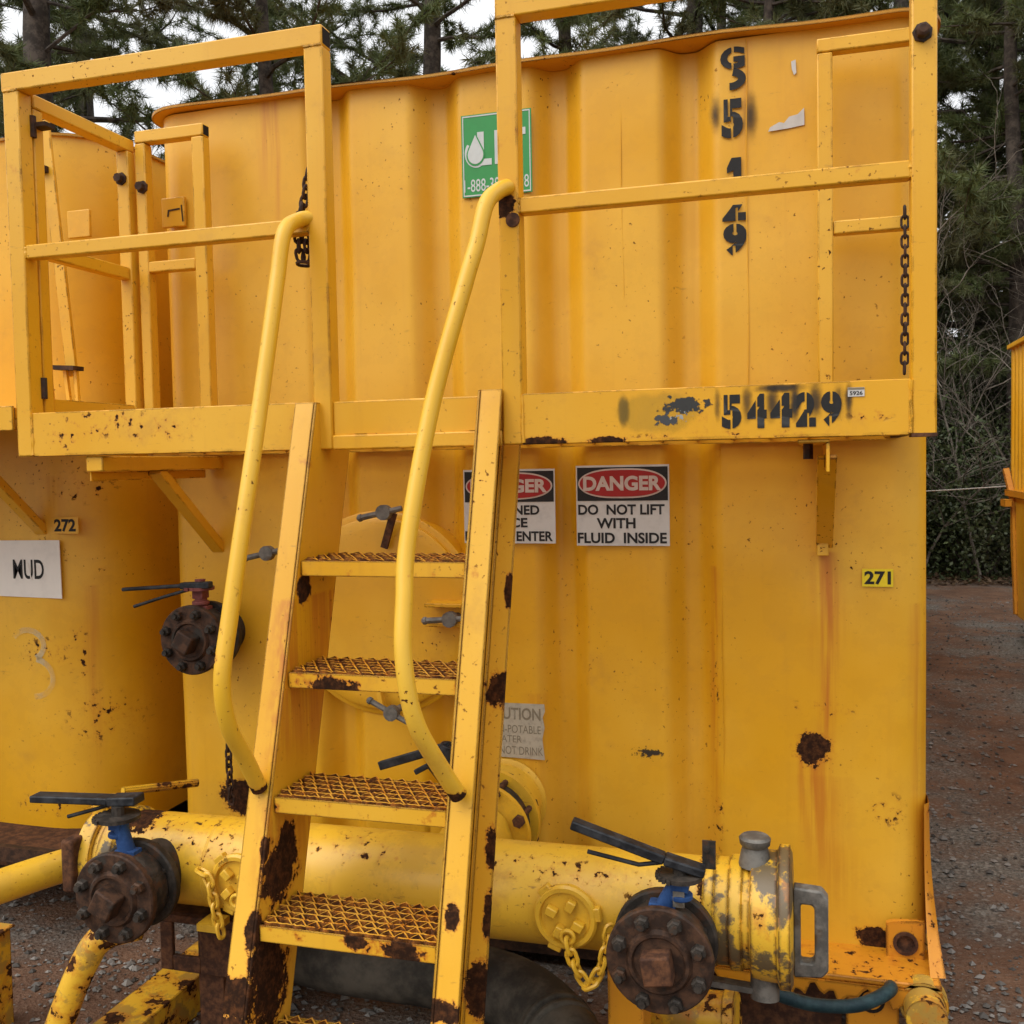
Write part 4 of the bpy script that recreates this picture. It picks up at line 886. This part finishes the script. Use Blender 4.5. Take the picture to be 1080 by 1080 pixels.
tag(mb.build('cable', M['cable']), 'thin pale wire strung between the middle tank and the far tank', 'wire')

# ================================================================== forest
def mesh_fast(name, V, F3, mat):
    """V (n,3), F (m,k) with constant k"""
    me = bpy.data.meshes.new(name); m, k = F3.shape
    me.vertices.add(len(V)); me.vertices.foreach_set('co', np.asarray(V, np.float32).ravel())
    me.loops.add(m * k); me.loops.foreach_set('vertex_index', F3.astype(np.int32).ravel())
    me.polygons.add(m); me.polygons.foreach_set('loop_start', np.arange(0, m * k, k, dtype=np.int32))
    try: me.polygons.foreach_set('loop_total', np.full(m, k, np.int32))
    except Exception: pass
    me.materials.append(mat); me.update(calc_edges=True); me.validate(); return me
def unit(a): return a / np.maximum(np.linalg.norm(a, axis=1, keepdims=True), 1e-9)
def leaf_mat(name, cols, trans=.25):
    t = T(name); g = t.nd('ShaderNodeNewGeometry'); r = g.outputs['Random Per Island']
    c = t.mix(r, cols[0], cols[1]); c = t.mix(t.step(t.noise(g.outputs['Position'], .9, 3), .45, .68), c, cols[2])
    b = t.nd('ShaderNodeBsdfDiffuse'); tl = t.nd('ShaderNodeBsdfTranslucent'); gl = t.nd('ShaderNodeBsdfGlossy', {'Roughness': .5})
    for q in (b, tl): t.t.links.new(c, q.inputs[0])
    gl.inputs[0].default_value = (.5, .5, .5, 1)
    mx = t.nd('ShaderNodeMixShader', {0: trans, 1: b.outputs[0], 2: tl.outputs[0]}); m2 = t.nd('ShaderNodeMixShader', {0: .05, 1: mx.outputs[0], 2: gl.outputs[0]})
    o = t.nd('ShaderNodeOutputMaterial'); t.t.links.new(m2.outputs[0], o.inputs[0]); return t.m
PINE = leaf_mat('pine_needles', ((.080, .112, .036), (.140, .162, .056), (.130, .125, .055)))
LEAF = leaf_mat('broad_leaves', ((.040, .058, .022), (.085, .110, .038), (.075, .080, .036)))
DRY = leaf_mat('dry_leaves', ((.062, .062, .034), (.105, .098, .055), (.070, .080, .036)))
BARK = rusty('pine_bark', (.034, .027, .022), (.100, .080, .065), 9, .9)
TWIG = rusty('pale_twig', (.12, .10, .08), (.22, .19, .155), 20, .9)
def tufts(C, D, n, L, w, spread):
    """n needles at every tuft centre C, fanned about direction D"""
    k = len(C); c = np.repeat(C, n, 0); d = np.repeat(D, n, 0)
    v = unit(d * rng.uniform(.2, 1.1, (k * n, 1)) + rng.normal(size=(k * n, 3)) * spread)
    ln = L * rng.uniform(.7, 1.15, (k * n, 1)); c = c - d * rng.uniform(0, .13, (k * n, 1))
    s = unit(np.cross(v, rng.normal(size=(k * n, 3)))) * w
    V = np.stack([c - s, c + s, c + v * ln + np.array([0, 0, -.02])], 1).reshape(-1, 3)
    return V, np.arange(len(V)).reshape(-1, 3)
def branch_tubes(mb, P, r0, n=5):
    k = len(P); mb.tube(P, [r0 * (1 - .85 * i / (k - 1)) for i in range(k)], n, False)
def pine_meshes(seed, H, z_first, dense, r0):
    r_ = random.Random(seed); mb = MB(); lean = Vector((r_.uniform(-.4, .4), r_.uniform(-.4, .4), 0))
    tp = [Vector((0, 0, 0)) + lean * (z / H) ** 1.5 + Vector((.05 * math.sin(z * .9 + seed), .05 * math.cos(z * .7), z - .15)) for z in np.linspace(0, H, 14)]
    mb.tube(tp, [r0 * (1.15 - .95 * i / 13) for i in range(14)], 12, False)
    C = []; D = []
    nb = int((H - z_first) * 6.5 * dense)
    for b in range(nb):
        u = (b + r_.random()) / nb; z = z_first + (H - .4 - z_first) * u; L = (3.1 * (1 - u) ** .6 + .55) * r_.uniform(.5, 1.1); a = r_.uniform(0, 6.28)
        i = min(12, int(z / H * 13)); base = tp[i].lerp(tp[i + 1], z / H * 13 - i)
        dirv = Vector((math.cos(a), math.sin(a), r_.uniform(-.15, .35))); P = [base]; k = 7
        for j in range(1, k + 1):
            dirv = (dirv + Vector((r_.uniform(-.22, .22), r_.uniform(-.22, .22), r_.uniform(-.16, .2)))).normalized(); P.append(P[-1] + dirv * L / k)
        branch_tubes(mb, P, .014 + .009 * L, 5)
        for j in range(2, k + 1):
            f = j / k
            for q in range(2 if j < k else 3):
                if r_.random() < .12: continue
                td = (dirv + Vector((r_.uniform(-1, 1), r_.uniform(-1, 1), r_.uniform(-.3, .7)))).normalized(); tl = L * .20 * r_.uniform(.4, 1.3) * (1.3 - .5 * f)
                e = P[j] + td * tl; mb.tube([P[j], e], [.008, .004], 3, False)
                m = max(2, int(tl / .12) + 1)
                for s in range(m):
                    C.append(P[j].lerp(e, (s + .6) / m) + Vector((r_.uniform(-.06, .06), r_.uniform(-.06, .06), r_.uniform(-.04, .06)))); D.append(td)
    V, F = tufts(np.array(C), np.array(D), 48, .17, .0058, .85)
    me_t = mb.build('trunk', BARK); dt = me_t.data; bpy.data.objects.remove(me_t)
    return dt, mesh_fast('crown', V, F, PINE)
pines = [pine_meshes(3, 13.5, 3.2, .74, .19), pine_meshes(5, 15.0, 4.6, .70, .21), pine_meshes(8, 12.0, 2.2, .95, .16), pine_meshes(13, 16.0, 6.2, .7, .22)]
def plant_tree(meshes, x, y, rz, s, name, label, cat, group, parts=('trunk', 'crown')):
    t = thing(name, label, cat, (x, y, 0), group); t.rotation_euler = (0, 0, rz); t.scale = (s, s, s)
    for nm, me in zip(parts, meshes):
        o = bpy.data.objects.new(nm, me); COL.objects.link(o); o.parent = t
    return t
# (x, y, mesh, turn, scale)
PT = [(-7.02, 7.63, 1, 0.4, 1.05), (-9.2, 9.0, 0, 1.9, 1.0), (-4.9, 9.7, 2, 2.7, 1.0), (-8.0, 14.8, 0, 4.0, 1.0), (-3.4, 11.6, 1, 5.1, 1.0), (-10.9, 13.4, 3, 0.9, 1.1), (-1.4, 13.0, 0, 0.2, 1.0), (0.4, 14.6, 3, 2.2, 1.0), (1.4, 12.3, 2, 3.6, 0.95), (2.3, 15.6, 0, 5.5, 1.15), (4.85, 12.0, 1, 2.0, .72), (3.7, 13.2, 2, 0.7, 1.1), (5.8, 12.4, 2, 4.4, 1.05), (3.2, 16.5, 1, 1.1, 1.1), (5.0, 15.8, 0, 3.0, 1.1), (7.3, 14.0, 0, 5.9, 1.1), (6.4, 18.5, 2, 2.5, 1.2), (4.2, 20.0, 3, 0.6, 1.15), (8.2, 10.2, 2, 1.4, 1.0), (-12.2, 10.8, 2, 0.4, 1.2), (0.2, 18.8, 2, 5.2, 1.3), (9.8, 17.0, 1, 3.3, 1.1), (2.2, 22.0, 0, 1.0, 1.2), (-14.5, 14.0, 1, 4.2, 1.1)]
PL = ['thick trunked pine seen between the left guard rail bars', 'pine at the far top left corner of the photo', 'bushy pine rising just left of the tall middle tank', 'pine standing behind the two nearest left pines', 'tall pine behind the top of the left guard rail', 'high bare stemmed pine far at the left', 'pine behind the centre of the corrugated tank top', 'bare stemmed pine behind the green sticker', 'low pine right behind the middle of the tank roof', 'pine behind the stencilled right side of the tank', 'dark trunked pine at the right edge above the far tank', 'bushy pine just right of the right guard post', 'low branching pine behind the far tank', 'tall pine deep behind the right guard post', 'pine in the second row at the right edge', 'pine behind the far tank roof', 'pine deep in the wood at the right', 'bare stemmed pine deepest in the gap at the right', 'bushy pine beside the far tank', 'wide pine beyond the left edge', 'broad pine in the back row behind the middle tank', 'pine in the back row beyond the far tank', 'pine in the last row behind the right of the tank', 'pine standing farthest left']
for (x, y, k, a, s), lb in zip(PT, PL): plant_tree(pines[k], x, y, a, s, 'pine_tree', lb, 'tree', 'pines behind the tanks')

def shrub_meshes(seed, H, W, n, size, mat):
    r_ = random.Random(seed); mb = MB(); C = []
    for b in range(16):
        a = r_.uniform(0, 6.28); P = [Vector((r_.uniform(-.15, .15) * W, r_.uniform(-.15, .15) * W, -.05))]; d = Vector((math.cos(a) * .45, math.sin(a) * .45, 1)).normalized()
        for j in range(7): d = (d + Vector((r_.uniform(-.3, .3), r_.uniform(-.3, .3), r_.uniform(-.1, .25)))).normalized(); P.append(P[-1] + d * H * r_.uniform(.6, 1.0) / 6.2)
        branch_tubes(mb, P, .016, 4)
        for p in P[1:]:
            for q in range(3): C.append(p + Vector((r_.gauss(0, .16) * W, r_.gauss(0, .16) * W, r_.gauss(0, .08) * H)))
    C = np.array(C); c = C[rng.integers(0, len(C), n)] + rng.normal(size=(n, 3)) * np.array([.15, .15, .13])
    c[:, 2] = np.maximum(c[:, 2], .03)
    d = unit(rng.normal(size=(n, 3)) + np.array([0, -.3, -.1])); s = unit(np.cross(d, rng.normal(size=(n, 3)))); L = size * rng.uniform(.6, 1.2, (n, 1))
    V = np.stack([c, c + d * L * .5 + s * L * .26, c + d * L, c + d * L * .5 - s * L * .26], 1).reshape(-1, 3)
    o = mb.build('stem', BARK); dt = o.data; bpy.data.objects.remove(o)
    return dt, mesh_fast('foliage', V, np.arange(len(V)).reshape(-1, 4), mat)
shr = [shrub_meshes(1, 2.0, 1.5, 9000, .062, LEAF), shrub_meshes(2, 1.5, 1.3, 8000, .055, DRY), shrub_meshes(4, 3.4, 1.8, 13000, .065, LEAF), shrub_meshes(6, 2.8, 1.6, 9000, .06, DRY)]
SL = [(3.4, 11.8, 0), (4.2, 11.5, 0), (3.75, 12.2, 2), (4.9, 12.1, 1), (2.9, 12.4, 1), (4.5, 13.1, 3), (3.3, 13.4, 2), (5.6, 12.4, 0), (5.4, 13.8, 2), (4.0, 14.6, 2), (3.0, 15.0, 3), (4.9, 15.4, 2), (5.9, 15.1, 3), (3.7, 16.4, 2), (4.6, 17.6, 2), (5.6, 18.0, 2), (3.4, 18.8, 2), (6.6, 13.0, 1), (2.2, 12.0, 2), (1.0, 12.2, 3), (6.8, 16.6, 2), (-3.8, 11.2, 2), (-5.4, 10.8, 3), (-7.8, 10.6, 2), (7.6, 13.6, 2), (4.3, 19.8, 2), (5.2, 20.4, 2), (6.2, 20.8, 2)]
for i, (x, y, k) in enumerate(SL):
    kind = ('leafy green shrub', 'thin dry shrub', 'tall dark green bush', 'tall sparse olive bush')[k]
    if x < 2.6: where = 'hidden mostly behind the tanks at the foot of the pines'
    elif y < 12.8: where = 'at the front edge of the wood beyond the dirt yard'
    else: where = 'inside the wood between the pine trunks at the right'
    plant_tree(shr[k], x, y, i * 1.7, 1 + .12 * math.sin(i * 2.3), 'shrub', kind + ' ' + where, 'shrub', kind + 's ' + where, ('stem', 'foliage'))
def sapling_mesh(seed, H):
    r_ = random.Random(seed); mb = MB()
    def grow(p, d, L, r, lev):
        P = [p]; k = 6
        for j in range(k):
            d = (d + Vector((r_.uniform(-.25, .25), r_.uniform(-.25, .25), r_.uniform(-.12, .14)))).normalized(); P.append(P[-1] + d * L / k)
        mb.tube(P, [r * (1 - .7 * i / k) for i in range(k + 1)], 4, False)
        if lev < 3:
            for j in range(2, k + 1):
                for q in range(1 if lev else 2):
                    a = r_.uniform(0, 6.28); grow(P[j], (d + Vector((math.cos(a), math.sin(a), r_.uniform(-.2, .5)))).normalized(), L * r_.uniform(.3, .55), r * .5, lev + 1)
    grow(Vector((0, 0, -.05)), Vector((.1, 0, 1)), H, .022, 0)
    o = mb.build('sapling', TWIG); d = o.data; bpy.data.objects.remove(o); return d
sap = [sapling_mesh(2, 3.4), sapling_mesh(9, 2.4), sapling_mesh(15, 4.2)]
for i, (x, y, k) in enumerate([(3.55, 10.2, 1), (4.25, 9.9, 0), (4.55, 10.5, 2), (3.85, 10.9, 2), (5.3, 10.4, 0), (3.25, 10.9, 0), (4.0, 11.6, 2), (4.9, 11.5, 2)]):
    o = bpy.data.objects.new('bare_sapling', sap[k]); COL.objects.link(o); o.location = (x, y + 1.0, 0); o.rotation_euler = (R(12 * math.sin(i)), R(10 * math.cos(2 * i)), i * 2.1)
    tag(o, 'leafless pale grey sapling at the edge of the wood beyond the dirt yard', 'sapling', 'bare saplings at the wood edge')
# the wood behind, one mass of foliage and stems that nobody could count
k = 70000; ang = rng.uniform(-1.25, 1.35, k); rad = rng.uniform(21, 34, k); c = np.stack([np.sin(ang) * rad, np.cos(ang) * rad, np.where(ang > -.05, .1 + 8.5 * rng.random(k), .1 + 4.6 * rng.random(k))], 1)
d = unit(rng.normal(size=(k, 3))); s = unit(np.cross(d, rng.normal(size=(k, 3)))); L = rng.uniform(.25, .6, (k, 1))
V = np.stack([c, c + d * L * .5 + s * L * .2, c + d * L, c + d * L * .5 - s * L * .2], 1).reshape(-1, 3)
o = bpy.data.objects.new('far_wood', mesh_fast('far_wood', V, np.arange(len(V)).reshape(-1, 4), DRY)); COL.objects.link(o)
tag(o, 'dark far undergrowth deep in the wood behind the tanks', 'undergrowth', kind='stuff')
# fallen leaves and needles at the foot of the wood
k = 5000; x = rng.uniform(2.5, 7, k); y = 10.4 + 4 * rng.random(k) ** 1.2
c = np.stack([x, y, np.array([ground_z(a, b) for a, b in zip(x, y)]) - .005 + .03 * rng.random(k)], 1); d = unit(rng.normal(size=(k, 3)) * np.array([1, 1, .25])); s = unit(np.cross(d, np.array([[0, 0, 1.]]) + rng.normal(size=(k, 3)) * .3)); L = rng.uniform(.05, .11, (k, 1))
V = np.stack([c, c + d * L * .5 + s * L * .25, c + d * L, c + d * L * .5 - s * L * .25], 1).reshape(-1, 3)
o = bpy.data.objects.new('leaf_litter', mesh_fast('leaf_litter', V, np.arange(len(V)).reshape(-1, 4), leaf_mat('litter', ((.07, .042, .024), (.14, .09, .05), (.09, .06, .04)), .1))); COL.objects.link(o)
tag(o, 'brown fallen leaves at the foot of the wood', 'leaf litter', kind='stuff')
